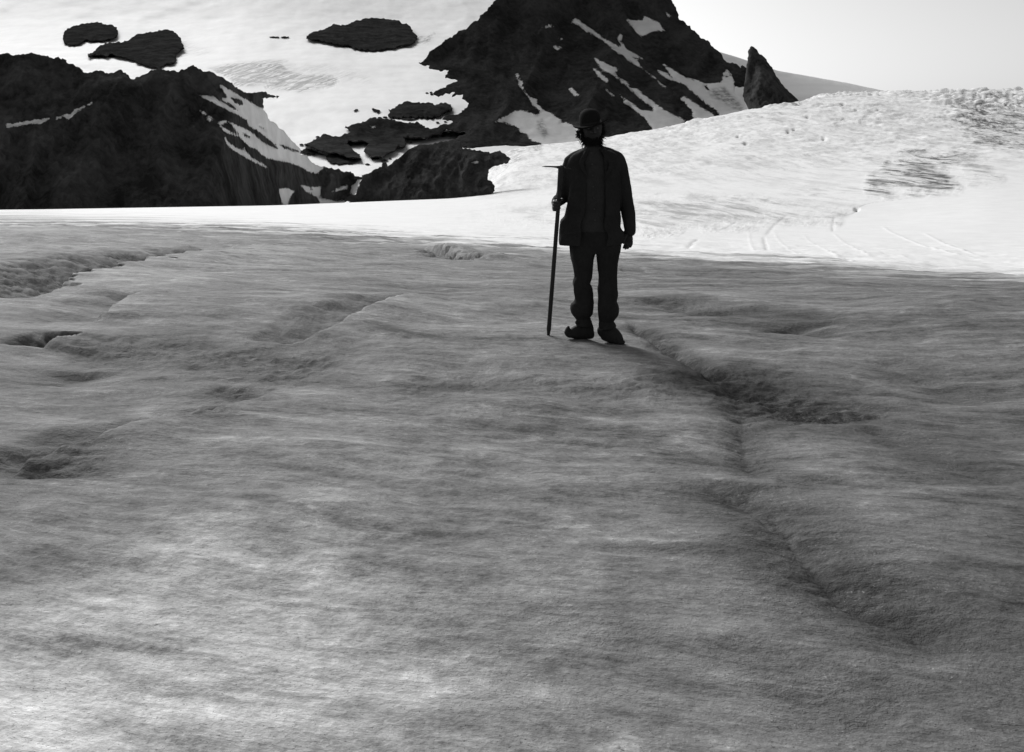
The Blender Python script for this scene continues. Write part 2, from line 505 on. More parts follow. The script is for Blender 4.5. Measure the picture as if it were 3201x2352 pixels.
SNOWLINE = cV([(-900, 470), (85, 474), (300, 483), (600, 499), (900, 521), (1180, 543), (1500, 560), (1800, 577), (2170, 604), (3200, 650)])
BANK = c7([(1400, 815), (1480, 785), (1600, 772), (1800, 745), (1960, 730), (2210, 735), (2900, 760), (2900, 1300), (1700, 1090), (1300, 980), (1290, 880)])
DIRTY = [(c7([(1480, 640), (1560, 540), (1680, 500), (1760, 470), (1880, 490), (1990, 500), (2120, 480), (2110, 510), (2000, 530), (1880, 530), (1960, 620), (1990, 700), (1900, 720), (1700, 690), (1600, 700), (1480, 700)]), 1.0, 22),
         (c7([(2030, 150), (2300, 120), (2600, 200), (2600, 460), (2200, 420), (2080, 360), (2010, 290)]), .9, 30),
         (c7([(2040, 520), (2200, 560), (2300, 620), (2200, 640), (2060, 580)]), .6, 20),
         (c7([(60, 780), (300, 760), (700, 790), (1000, 830), (1300, 840), (1340, 870), (1000, 870), (900, 880), (500, 900), (100, 930), (-500, 890), (-1500, 868), (-500, 820)]), .55, 20),
         (c7([(950, 700), (1100, 640), (1300, 660), (1450, 740), (1250, 800), (1000, 800)]), .42, 40),
         (c7([(1250, 500), (1600, 440), (1700, 420), (1700, 460), (1500, 520), (1350, 580)]), .45, 20),
         (c7([(-1050, 470), (-800, 380), (-500, 330), (-400, 345), (-700, 460), (-850, 560), (-1000, 560)]), .62, 12),
         (c7([(560, 290), (700, 240), (900, 190), (1000, 190), (1000, 260), (800, 270), (650, 320)]), .5, 16),
         (c7([(900, 20), (1030, 20), (1010, 140)]), .8, 8)]
HOLES = [((676, 413), 16), ((1305, 262), 14), ((1297, 165), 16), ((1523, 200), 12), ((1073, 240), 13), ((985, 325), 11), ((950, 335), 14), ((628, 365), 10), ((1175, 380), 12), ((1380, 205), 10), ((1385, 828), 14)]

def glacier_relief(x, y, bz, u):
    """returns height offset and the surface attributes"""
    v = v_of(bz, y)
    dz = np.zeros_like(x); dirt_shade = np.zeros_like(x); rough = np.zeros_like(x)
    crev = np.zeros_like(x)
    nearw = 1 - sstep(y, 60, 160)
    man = np.exp(-(((x - .75) / .9) ** 2 + ((y - 8.55) / .55) ** 2))
    # rolling melt surface
    r = fbm(x * .42 + 7, y * .30 + 3, 11, 5, .48) * .11 + fbm(x * 1.1, y * 1.9, 5, 5, .55) * .030 + fbm(x * 3.2, y * 6.4, 9, 4, .55) * .0085
    r = r * (.35 + .65 * sstep(y, 1.5, 6)) * (1 + .6 * sstep(y, 10, 40)) * nearw
    dz += r * (1 - .9 * man)
    wob = fbm(x * 2.1, y * 2.1, 21, 5, .6)
    for f in FEAT:
        P = np.array(f[1]); sc = max(1.0, np.median(P[:, 1]) / 9.0) if f[0] == 'l' else 1.0
        reach = (f[3] * 5 + 1.0)
        m = (x > P[:, 0].min() - reach) & (x < P[:, 0].max() + reach) & (y > P[:, 1].min() - reach) & (y < P[:, 1].max() + reach)
        if not m.any(): continue
        d, sd, par = seg_dist(x[m], y[m], f[1], False)
        w = f[3]
        d0 = d; d = np.maximum(0, d + wob[m] * w * .55)
        taper = sstep(par, 0, .12) * (1 - sstep(par, .86, 1))
        endf = taper
        if f[0] == 'g':
            _, _, dep, w, di, dw, ro = f
            prof = np.exp(-(d / w) ** 1.4)
            dz[m] -= dep * prof * endf * (1 + .4 * wob[m])
            q = np.exp(-(d / (w * dw)) ** 2)
            dirt_shade[m] = np.maximum(dirt_shade[m], di * q * (.25 + .75 * endf))
            if ro:
                dz[m] += ro * q * fbm(x[m] * 9, y[m] * 12, 31, 4, .6) * endf
        else:
            _, _, dep, w, edge, side, di, ra = f
            sgn = sd * side
            dd = np.where(sgn > 0, d0, -d0) + wob[m] * edge * 1.2
            back = sstep(dd, 0, edge) * (1 - sstep(dd + wob[m] * min(w * .22, .28), w * .12, w))
            front = np.exp(-(np.minimum(dd, 0) / (w * .6)) ** 2) * (1 - sstep(dd, 0, edge))
            dz[m] += (-dep * back + ra * front) * endf
            dirt_shade[m] = np.maximum(dirt_shade[m], di * sstep(dd, 0, edge) * (1 - sstep(dd + wob[m] * w * .6, w * .4, w * 1.25)) * endf)  # shade in the hollow behind the step, painted into the ice colour
    far = sstep(y, 28, 90)
    # snow starts beyond a ragged line
    sl = np.interp(u, [p[0] for p in SNOWLINE], [p[1] for p in SNOWLINE])
    snow = sl - v
    snow = np.clip(snow, -120, 120) / 2.0
    # ice fall roughness
    icef = sstep(y, 240, 480) * sstep(u, 1400, 1560)
    top = sstep(v, 560, 380) * icef
    bank = sstep(sdf(u.ravel(), v.ravel(), BANK).reshape(u.shape), -8, 14)
    a = ridged(x / 34 + y / 160, y / 26 - x / 140, 3, 5, .6)
    b = ridged(x / 11, y / 9, 13, 4, .6)
    amp = (.9 + 4.2 * sstep(v, 480, 330)) * icef
    calm = (1 - bank) * (.25 + .9 * sstep(fbm(x / 90, y / 120, 41, 4), -.3, .4))
    dz += amp * calm * (.75 * a + .45 * b) 
    dz += sstep(y, 900, 1050) * sstep(u, 2480, 2560) * .9 * b
    rough += icef * (1 - bank) * .38
    edgen = 34 * fbm(u / 46., v / 20., 61, 5, .65) * sstep(y, 50, 100)
    for poly, s, fe in DIRTY:
        s = s * sstep(u, 1250 * 1.0, 1900.) if s == .55 else s
        rough = np.maximum(rough, s * sstep(sdf(u.ravel(), v.ravel(), poly).reshape(u.shape) + edgen + 12, -fe * 1.5, fe * 1.5))
    rough *= (1 - bank)
    hp = c7([h[0] for h in HOLES])
    for (hu, hv), (_, hr) in zip(hp, HOLES):
        hr = hr / 2.0445
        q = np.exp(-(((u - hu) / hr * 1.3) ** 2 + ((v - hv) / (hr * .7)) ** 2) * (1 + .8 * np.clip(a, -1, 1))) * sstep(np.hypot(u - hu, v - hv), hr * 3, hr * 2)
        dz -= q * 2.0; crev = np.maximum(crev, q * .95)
    ck = dirt_shade * sstep(y, 60, 90)
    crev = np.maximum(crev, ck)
    # broad tone of the bare ice, with bright fogging painted in: dust lies thicker in the hollows at the sides
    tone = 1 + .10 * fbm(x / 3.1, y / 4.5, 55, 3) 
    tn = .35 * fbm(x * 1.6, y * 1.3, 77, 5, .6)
    tone *= 1 + 1.7 * sstep(1.0 - np.hypot((x + 1.0) / 1.30, (y - 2.3) / 2.1) + tn, -.2, .9)  # fogged near-left patch: brightness put into the ice colour
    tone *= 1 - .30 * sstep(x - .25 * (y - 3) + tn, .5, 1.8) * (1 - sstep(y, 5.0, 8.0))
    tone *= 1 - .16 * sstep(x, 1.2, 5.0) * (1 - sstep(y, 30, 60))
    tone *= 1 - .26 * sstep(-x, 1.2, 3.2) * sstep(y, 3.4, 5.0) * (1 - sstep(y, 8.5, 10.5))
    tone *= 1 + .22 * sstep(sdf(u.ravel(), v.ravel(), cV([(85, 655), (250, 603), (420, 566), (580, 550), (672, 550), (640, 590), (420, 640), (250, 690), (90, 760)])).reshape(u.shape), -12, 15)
    return dz, dict(snow=snow, dirt_shade=np.clip(dirt_shade, 0, 1) * (1 - sstep(y, 60, 90)), far=far, rough=rough, crev=crev, tone=tone)

def glacier_height(x, y):
    X = np.array([[float(x)]]); Y = np.array([[float(y)]])
    bz, u = base_z(X, Y)
    dz, _ = glacier_relief(X, Y, bz, u)
    return float((bz + dz)[0, 0])

NC = 980
tcol = np.linspace(-1, 1, NC); tcol = tcol * (.62 + .18 * np.abs(tcol) ** 3)
vr = np.concatenate([np.geomspace(9000, 2500, 40, endpoint=False), np.arange(2500, 705 * K, -3.6)])
yr = CAMZ / -slope(vr); yr = yr[(yr > 0.25)]
yr = np.concatenate([yr, np.geomspace(yr[-1] * 1.004, 2500, 760)])
Xg = tcol[None, :] * (yr[:, None] + 3.2); Yg = np.repeat(yr[:, None], NC, 1)
bz, ug = base_z(Xg, Yg)
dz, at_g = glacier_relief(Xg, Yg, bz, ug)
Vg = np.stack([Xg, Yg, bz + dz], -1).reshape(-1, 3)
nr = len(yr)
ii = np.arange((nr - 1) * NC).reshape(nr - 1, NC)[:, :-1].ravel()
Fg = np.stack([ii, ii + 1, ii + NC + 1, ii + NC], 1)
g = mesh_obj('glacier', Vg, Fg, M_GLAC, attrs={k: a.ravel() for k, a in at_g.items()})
tag(g, kind='structure')
# coarse ice around and behind the camera
gg = mesh_obj('ground', [(-60, -60, -.25), (60, -60, -.25), (60, .6, -.25), (-60, .6, -.25)], [(0, 1, 2, 3)], M_GLAC, smooth=False,
              attrs=dict(snow=[-60] * 4, dirt_shade=[0] * 4, far=[0] * 4, rough=[0] * 4, crev=[0] * 4, tone=[1] * 4))
tag(gg, kind='structure')

# ------------------------------------------------------------------ the snowfield behind
def D_snow(u, v):
    lv = np.interp(v, [-400, -150, 60, 200, 330, 430, 560, 650, 760], [6000, 4600, 3400, 2400, 1750, 1400, 1050, 850, 700])
    return lv * (1 + .035 * fbm(u / 420., v / 210., 71, 3))
CREV = [(c1([(1430, 455), (1600, 412), (1900, 385), (2065, 392)]) + c2([(130, 390), (200, 400), (260, 455), (400, 485), (600, 490), (650, 520), (600, 575), (450, 600), (360, 622), (80, 590), (100, 545)]) + c1([(1880, 590), (1640, 590), (1600, 530)]), .85, 7),
        (c2([(520, 400), (700, 440), (860, 490), (910, 540), (820, 550), (650, 520)]), .22, 16),
        (c2([(1270, 180), (1340, 185), (1395, 160), (1370, 200), (1340, 240), (1250, 243)]), .7, 6),
        (c2([(200, 400), (260, 455), (430, 485), (560, 470), (560, 430), (380, 400)]), .25, 12),
        (c1([(1230, 230), (1480, 330), (1300, 350), (1180, 340), (1200, 300)]), .30, 20)]
u1 = np.arange(-700, 2060, 7.0); v1 = np.arange(-400, 780, 5.0)
U, Vv = np.meshgrid(u1, v1)
D = D_snow(U, Vv)
# gentle folds in the snow and the crevassed swell
cw = np.zeros_like(U)
for poly, s, fe in CREV:
    cw = np.maximum(cw, s * sstep(sdf(U.ravel(), Vv.ravel(), poly).reshape(U.shape), -fe, fe))
D = D * (1 - .006 * cw) * (1 + .006 * fbm(U / 60., Vv / 22., 75, 4))
P = at_np(U, Vv, D)
n1_, n2_ = U.shape
ii = np.arange(n1_ * n2_).reshape(n1_, n2_)[:-1, :-1].ravel()
Fq = np.stack([ii, ii + n2_, ii + n2_ + 1, ii + 1], 1)
tag(mesh_obj('snowfield', P.reshape(-1, 3), Fq, M_SNOWF, attrs=dict(dirt_shade=cw.ravel())), kind='structure')

# ------------------------------------------------------------------ rock layers: traced outlines with their own distance, relief and thickness
def densify(poly, step, jag, seed, amp_min=.0):
    out = []
    n = len(poly)
    s = 0.0
    for i in range(n):
        a = np.array(poly[i], float); b = np.array(poly[(i + 1) % n], float)
        L = np.hypot(*(b - a)); k = max(1, int(round(L / step)))
        nrm = np.array([-(b - a)[1], (b - a)[0]]) / (L + 1e-9)
        for j in range(k):
            t = j / k
            p = a + (b - a) * t
            o = (float(fbm(np.array(p[0] / 26.), np.array(p[1] / 26.), seed, 3, .6)) * 1.2 + float(fbm(np.array(p[0] / 7.), np.array(p[1] / 7.), seed + 9, 2, .6)) * .9) * jag
            p = p + nrm * o
            out.append((p[0], p[1]))
    return out

def rock_sheet(name, poly, Dfn, mat, step=5.0, jag=3.0, relief=.03, wl=150., snow=(), islands=(), dirt_shade=(), back=.05, bulge=0.0, bk=25., seed=1, tilt=(1.0, .55), snow_flat=.15):
    poly = densify(poly, step, jag, seed)
    P = np.array(poly)
    x0, y0 = P.min(0); x1, y1 = P.max(0)
    orient = np.sign(sum(poly[i][0] * poly[(i + 1) % len(poly)][1] - poly[(i + 1) % len(poly)][0] * poly[i][1] for i in range(len(poly))))
    gx, gy = np.meshgrid(np.arange(x0, x1, step), np.arange(y0, y1, step * .87))
    gx = gx + (np.arange(gx.shape[0])[:, None] % 2) * step * .5
    r = np.random.default_rng(seed)
    gx = (gx + r.uniform(-.25, .25, gx.shape) * step).ravel(); gy = (gy + r.uniform(-.25, .25, gy.shape) * step).ravel()
    d, _, _ = seg_dist(gx, gy, poly)
    keep = inside(gx, gy, poly) & (d > step * .55)
    gx, gy = gx[keep], gy[keep]
    nb = len(poly)
    pts = [Vector((a, b)) for a, b in poly] + [Vector((float(a), float(b))) for a, b in zip(gx, gy)]
    edges = [(i, (i + 1) % nb) for i in range(nb)]
    ov, oe, of, orig_v, _, _ = delaunay_2d_cdt(pts, edges, [], 1, 1e-4)
    A = np.array([(p.x, p.y) for p in ov])
    uu, vv = A[:, 0], A[:, 1]
    tri = np.array([f for f in of if len(f) == 3], np.int64)
    dist, _, _ = seg_dist(uu, vv, poly)
    sn = np.full(uu.shape, -60.)
    for s in snow: sn = np.maximum(sn, sdf(uu, vv, s))
    for s in islands: sn = np.minimum(sn, -sdf(uu, vv, s))
    sn = np.clip(sn, -60, 60)
    dr = np.zeros(uu.shape)
    for s in dirt_shade: dr = np.maximum(dr, sstep(sdf(uu, vv, s), -6, 10))
    n = ridged((uu * tilt[0] + vv * .35) / wl, (vv * tilt[1] - uu * .3) / wl, seed + 5, 6, .56)
    n = n - n.mean()
    am = relief * (1 - (1 - snow_flat) * sstep(sn, -6, 8))
    D = Dfn(uu, vv)
    D = D * (1 - am * n * sstep(dist, 0, 30) - bulge * (1 - np.exp(-dist / bk)))
    V3 = at_np(uu, vv, D)
    # boundary ring -> thickness going back and down
    from collections import Counter
    cnt = Counter()
    for t in tri:
        for a, b in ((t[0], t[1]), (t[1], t[2]), (t[2], t[0])):
            cnt[(min(a, b), max(a, b))] += 1
    be = [(t[i], t[(i + 1) % 3]) for t in tri for i in range(3) if cnt[(min(t[i], t[(i + 1) % 3]), max(t[i], t[(i + 1) % 3]))] == 1]
    bv = sorted({a for e in be for a in e}); bi = {a: i for i, a in enumerate(bv)}
    # the back edge sits a little inside the outline, so only a step to the side shows it
    nx = np.zeros(len(uu)); ny = np.zeros(len(uu))
    for i in range(nb):
        a = A[i]; b = A[(i + 1) % nb]; c = A[i - 1]
        tx, ty = b[0] - c[0], b[1] - c[1]; L = math.hypot(tx, ty) + 1e-9
        nx[i], ny[i] = -ty / L * orient, tx / L * orient
    k = min(4.0, dist.max() * .6)
    rim = at_np(uu[bv] + nx[bv] * k, vv[bv] + ny[bv] * k, D[bv] * (1 + back))
    N0 = len(V3)
    faces = [tuple(int(k) for k in t) for t in tri]
    faces += [(int(b), int(a), N0 + bi[a], N0 + bi[b]) for a, b in be]
    Vall = np.concatenate([V3, rim])
    z = lambda q, dft: np.concatenate([q, np.full(len(bv), dft)])
    return mesh_obj(name, Vall, faces, mat, attrs=dict(snow=np.concatenate([sn, sn[bv]]), dirt_shade=z(dr, 0.)))

# left mountain
L_top = c1([(-1500, 360), (-300, 330), (60, 335), (130, 345), (140, 362), (250, 360), (270, 375), (300, 410), (340, 430), (380, 450), (410, 488), (470, 485), (510, 465), (550, 465), (590, 485), (660, 490), (715, 465), (750, 490), (775, 515), (815, 535), (850, 515), (920, 490), (960, 460), (1000, 445), (1040, 450), (1090, 455), (1150, 460), (1165, 480), (1200, 465), (1250, 455), (1300, 430), (1340, 440), (1370, 465), (1430, 470), (1480, 490), (1530, 520), (1570, 540), (1610, 570), (1640, 600), (1700, 630), (1760, 642), (1820, 640), (1880, 645), (1900, 660), (1960, 668), (1990, 683), (1960, 693), (1880, 692), (1850, 690), (1865, 715), (1860, 740), (1872, 780)])
L_right = c2([(100, 838), (160, 885), (225, 940), (250, 975), (290, 1010), (345, 1055), (350, 1110), (420, 1150), (480, 1195), (545, 1215), (590, 1213), (630, 1225), (690, 1238), (740, 1240), (790, 1270), (830, 1285), (812, 1310), (800, 1360), (790, 1395), (765, 1425), (700, 1480), (700, 1600)])
L_poly = L_top + L_right + c1([(0, 1720), (-1500, 1760)])
L_snow = [c1([(1520, 590), (1560, 605), (1620, 640), (1700, 690), (1770, 730), (1830, 765), (1872, 775), (1990, 790), (2400, 1200), (2300, 1300), (2160, 1190), (2065, 1140), (1990, 1100), (1960, 1060), (1900, 1010), (1820, 950), (1750, 912), (1738, 870), (1680, 832), (1590, 792), (1500, 745), (1420, 702), (1345, 667), (1400, 668), (1465, 680), (1530, 700), (1560, 690), (1575, 678), (1545, 630)]),
          c1([(1505, 880), (1560, 872), (1650, 910), (1720, 942), (1770, 968), (1850, 1040), (1930, 1085), (1990, 1102), (2065, 1120), (2200, 1180), (2300, 1260), (2280, 1300), (2150, 1235), (2065, 1205), (1960, 1188), (1900, 1170), (1850, 1140), (1800, 1092), (1760, 1080), (1700, 1030), (1680, 1000), (1600, 976), (1545, 955), (1515, 915)]),
          c1([(1550, 1003), (1590, 1050), (1640, 1090), (1700, 1112), (1710, 1088), (1722, 1120), (1770, 1170), (1840, 1212), (1895, 1248), (1800, 1207), (1700, 1152), (1600, 1092), (1570, 1050)]),
          c1([(1358, 792), (1390, 798), (1407, 827), (1378, 822)]), c1([(1405, 850), (1430, 838), (1460, 862), (1430, 882)]),
          c1([(-200, 900), (60, 863), (140, 846), (146, 862), (60, 890), (-200, 925)]), c1([(198, 846), (236, 838), (238, 853), (203, 857)]),
          c1([(252, 832), (310, 818), (345, 783), (422, 753), (427, 765), (360, 797), (330, 832), (290, 857)]), c1([(450, 746), (487, 726), (472, 750)]),
          c2([(180, 1378), (240, 1370), (298, 1395), (265, 1435), (250, 1500), (215, 1500), (195, 1440)]),
          c2([(356, 1352), (430, 1362), (501, 1365), (500, 1430), (480, 1437), (440, 1420), (395, 1395)]),
          c2([(475, 1432), (520, 1455), (600, 1470), (740, 1472), (765, 1462), (900, 1600), (480, 1600), (500, 1480)]),
          c2([(598, 1400), (640, 1375), (680, 1353), (718, 1353), (702, 1380), (650, 1390)]),
          c2([(740, 1418), (745, 1350), (780, 1335), (790, 1308), (830, 1300), (820, 1400), (765, 1428)]),
          c2([(0, 1160), (40, 1175), (80, 1208), (40, 1195)])]
L_isl = [c1([(1600, 687), (1640, 685), (1690, 705), (1725, 745), (1680, 750), (1640, 730)]), c1([(1465, 652), (1500, 665), (1560, 712), (1600, 735), (1640, 765), (1668, 797), (1600, 765), (1540, 728), (1480, 690)]),
         c1([(1690, 958), (1720, 970), (1775, 1005), (1760, 1018), (1710, 1000)]), c1([(1560, 885), (1610, 895), (1650, 950), (1672, 990), (1650, 995), (1600, 962), (1540, 930), (1520, 905)]),
         c1([(1830, 915), (1855, 915), (1878, 942), (1855, 940)]), c1([(1970, 1050), (2065, 1080), (2150, 1115), (2170, 1130), (2065, 1105), (2000, 1075)]),
         c2([(160, 1018), (230, 1045), (330, 1085), (300, 1092), (220, 1062)]), c2([(330, 1075), (350, 1090), (320, 1090)]),
         c2([(425, 1370), (450, 1375), (450, 1390), (425, 1388)]), c2([(440, 1402), (478, 1410), (470, 1418), (440, 1412)])]
def D_left(u, v):
    face = np.interp(v, [60, 200, 330, 500, 660], [565, 545, 520, 492, 465])
    # the flank that drops to the right into the basin
    t = sstep(u, 640, 1050)
    return face * (1 - t) + (face * .62 + 1120 * .38) * t
tag(rock_sheet('mountain', L_poly, D_left, M_LEFT, 5.0, 5.0, .022, 190., L_snow, L_isl, seed=3, back=.08), kind='structure')

# central mountain
Cm = c2([(2400, -900), (2050, -420), (1900, -130), (1770, 25), (1680, 90), (1640, 130), (1570, 150), (1530, 190), (1480, 215), (1430, 262), (1370, 300), (1330, 345), (1290, 385), (1268, 405), (1310, 418), (1355, 415), (1350, 440), (1400, 448), (1440, 458), (1505, 452), (1480, 505), (1525, 520), (1575, 532), (1540, 548), (1480, 580), (1430, 600), (1385, 620), (1380, 640), (1425, 662), (1470, 640), (1555, 625), (1530, 655), (1580, 650), (1612, 640), (1610, 670), (1640, 690), (1662, 708), (1620, 755), (1580, 790), (1500, 800), (1455, 832), (1500, 838), (1540, 855), (1530, 870), (1470, 880), (1400, 900), (1370, 905), (1320, 900), (1300, 870), (1240, 860), (1190, 865), (1090, 850), (1060, 825), (1000, 830), (900, 828), (820, 855), (760, 875), (700, 885), (690, 905), (740, 935), (690, 940), (650, 965), (590, 965), (545, 950), (500, 965), (450, 990), (400, 1020), (370, 1030), (420, 1050), (480, 1080), (560, 1095), (640, 1108), (720, 1125), (790, 1145), (832, 1148), (810, 1110), (770, 1085), (740, 1050), (706, 1020), (740, 1005), (790, 1015), (850, 1012), (885, 1020), (860, 1050), (845, 1080), (880, 1105), (910, 1130), (960, 1132), (1000, 1140), (1020, 1110), (1085, 1090), (1100, 1050), (1150, 1055), (1178, 1030), (1165, 990), (1110, 975), (1062, 955), (1108, 950), (1120, 972), (1200, 985), (1280, 975), (1310, 990), (1350, 985), (1370, 960), (1450, 955), (1475, 925), (1560, 930), (1630, 925), (1645, 950), (1600, 970), (1555, 985), (1600, 1040), (1700, 1072), (1830, 1066), (1925, 1049)]) + c3([(180, 944), (300, 955), (455, 952), (600, 1000), (1200, 960), (1900, 860), (2000, 680), (1850, 600), (1800, 560), (1795, 530), (1870, 520), (1872, 395), (1852, 378), (1830, 395), (1800, 365), (1760, 355), (1720, 330), (1690, 285), (1640, 240), (1610, 205), (1550, 170), (1500, 120), (1450, 70), (1400, 30), (1380, -40), (1340, -110), (1280, -200), (1150, -330), (900, -430), (750, -400)])
def D_mid(u, v):
    d = np.interp(v, [-500, -200, 60, 200, 330, 430, 520, 650], [1900, 1760, 1620, 1520, 1420, 1330, 1220, 1100])
    left = np.interp(v, [-400, -150, 60, 200, 330, 430, 560, 650], [5200, 4200, 3150, 2280, 1700, 1350, 1010, 820])
    t = sstep(u, 1200, 1560)
    return np.minimum(d, left * .985) * (1 - t) + d * t
M_snow = [c3([(645, 68), (670, 42), (700, 55), (720, 75), (800, 125), (870, 185), (960, 230), (985, 245), (1000, 240), (970, 182), (985, 145), (1002, 165), (992, 200), (1020, 245), (1040, 265), (1080, 285), (1145, 327), (1090, 312), (1058, 285), (1080, 320), (1110, 345), (1130, 385), (1060, 345), (990, 290), (930, 250), (870, 195), (800, 160), (740, 125), (700, 90)]),
          c3([(1035, 50), (1090, 55), (1140, 60), (1160, 28), (1200, 45), (1260, 75), (1285, 110), (1305, 125), (1240, 125), (1190, 140), (1140, 167), (1100, 140), (1070, 90)]),
          c3([(808, 322), (850, 340), (900, 365), (950, 385), (970, 405), (945, 420), (980, 465), (1030, 490), (1060, 530), (1110, 540), (1140, 570), (1180, 600), (1230, 640), (1290, 680), (1340, 710), (1440, 755), (1440, 900), (1260, 900), (1210, 805), (1190, 780), (1150, 730), (1110, 700), (1130, 690), (1180, 690), (1225, 695), (1220, 670), (1150, 620), (1070, 550), (1000, 490), (930, 430), (860, 400), (830, 360)]),
          c3([(985, 580), (1010, 600), (1060, 630), (1110, 670), (1140, 695), (1110, 705), (1050, 650), (1020, 645), (1010, 622), (1020, 615)]),
          c3([(800, 395), (830, 410), (870, 450), (905, 480), (895, 490), (850, 460), (820, 430)]),
          c3([(1290, 358), (1350, 400), (1400, 430), (1460, 465), (1540, 480), (1590, 500), (1680, 495), (1710, 480), (1710, 430), (1735, 405), (1765, 430), (1780, 480), (1785, 510), (1810, 535), (1900, 532), (1900, 800), (1700, 800), (1680, 712), (1660, 680), (1590, 640), (1500, 560), (1440, 505), (1370, 475), (1330, 425)]),
          c3([(1250, 405), (1290, 420), (1340, 450), (1375, 477), (1320, 465), (1280, 440)]),
          c3([(1410, 600), (1440, 590), (1480, 620), (1530, 650), (1590, 690), (1640, 715), (1640, 850), (1530, 850), (1515, 745), (1490, 720), (1500, 700), (1460, 650)]),
          c3([(255, 430), (270, 435), (285, 470), (302, 500), (292, 515), (320, 560), (350, 600), (407, 608), (400, 640), (440, 680), (500, 710), (560, 750), (620, 780), (670, 800), (720, 860), (800, 1000), (600, 1040), (455, 1000), (452, 935), (420, 915), (350, 890), (340, 860), (290, 840), (260, 800), (170, 770), (110, 765), (180, 730), (240, 700), (290, 690), (330, 695), (400, 725), (405, 710), (435, 705), (410, 675), (370, 645), (330, 580), (278, 510)]),
          c3([(630, 532), (652, 532), (694, 582), (670, 582), (638, 556)]), c3([(522, 232), (568, 248), (538, 264)]), c3([(448, 106), (490, 84), (518, 95), (480, 101)]),
          c3([(1253, 478), (1300, 520), (1312, 532), (1270, 507)]), c3([(888, 542), (952, 588), (940, 590)]), c3([(1145, 393), (1232, 462), (1215, 455)]),
          c3([(555, 186), (582, 186), (570, 193)]), c3([(1310, 5), (1340, 20), (1325, 35)]),
          c2([(895, 893), (930, 888), (910, 900)])]
M_isl = [c3([(1573, 510), (1600, 520), (1620, 550), (1590, 542)]), c3([(1425, 432), (1450, 445), (1468, 470), (1450, 468)]), c3([(745, 122), (775, 130), (812, 160), (790, 162)]), c3([(575, 738), (607, 738), (612, 782), (570, 772)]),
         c3([(1725, 444), (1755, 440), (1756, 456), (1730, 456)])]
M_dirt = [c3([(1600, 540), (1720, 520), (1850, 650), (1850, 700), (1780, 680), (1620, 590)]), c3([(400, 760), (440, 745), (490, 860), (450, 890), (400, 820)])]
tag(rock_sheet('mountain', Cm, D_mid, M_FAR, 5.5, 4.5, .018, 230., M_snow, M_isl, M_dirt, seed=9, back=.07), kind='structure')

# the dark spur at the foot of the ice fall
S_poly = c2([(830, 1280), (900, 1250), (930, 1225), (985, 1207), (990, 1178), (1010, 1168), (1025, 1182), (1030, 1203), (1100, 1150), (1160, 1110), (1185, 1080), (1240, 1045), (1290, 1024), (1370, 1028), (1430, 1015), (1500, 1000), (1560, 985), (1600, 1000), (1610, 1055), (1600, 1065), (1700, 1073), (1800, 1085), (1850, 1090), (1905, 1077), (1940, 1100), (1960, 1125), (1985, 1140), (1970, 1170), (1930, 1185), (1860, 1205), (1825, 1230), (1812, 1270), (1815, 1300), (1850, 1320), (1865, 1350), (1865, 1390), (1840, 1412), (1820, 1440), (1800, 1520), (740, 1560), (735, 1470), (690, 1475), (745, 1418), (765, 1425), (790, 1395), (800, 1350), (812, 1310)])
def D_spur(u, v):
    return np.interp(v, [420, 480, 600, 700], [440, 428, 402, 390])
tag(rock_sheet('mountain', S_poly, D_spur, M_LEFT, 4.0, 4.0, .02, 100., [c2([(1680, 1172), (1715, 1160), (1742, 1165), (1735, 1180)])], seed=17, back=.02), kind='structure')

# the pointed rock tooth on the skyline
T_poly = c3([(1845, 585), (1858, 520), (1868, 440), (1874, 380), (1880, 320), (1888, 270), (1908, 237), (1925, 240), (1950, 262), (1970, 292), (2010, 322), (2030, 350), (2050, 380), (2090, 450), (2130, 510), (2180, 560), (2235, 610), (2300, 690), (2300, 760), (1900, 760), (1890, 670), (1868, 635)])
tooth = rock_sheet('rock_pinnacle', T_poly, lambda u, v: np.interp(v, [140, 340, 420], [1250, 1180, 1150]), M_LEFT, 4.0, 2.4, .02, 80., seed=23, back=.06, bulge=.03, bk=40)
tag(tooth, 'dark pointed rock tooth rising on the skyline between the mountain and the ice fall', 'rock')

# the far snow dome under the sky
Dm = c4([(-700, 60), (0, 272), (100, 305), (250, 355), (500, 400), (700, 435), (950, 490), (1500, 570), (1500, 760), (-700, 760)])
t = NT('grey_snow'); pp = t.pos()
M_DOME = t.done(t.rng(t.noise(t.mapping(pp, (.3, 1, 1)), .01, 6, .6), .3, .7, .72, .84), .8, .1)
tag(rock_sheet('hill', Dm, lambda u, v: np.interp(v, [60, 300, 430], [5200, 4200, 3800]), M_DOME, 12, .8, .0, 200., seed=31, back=.05), kind='structure')

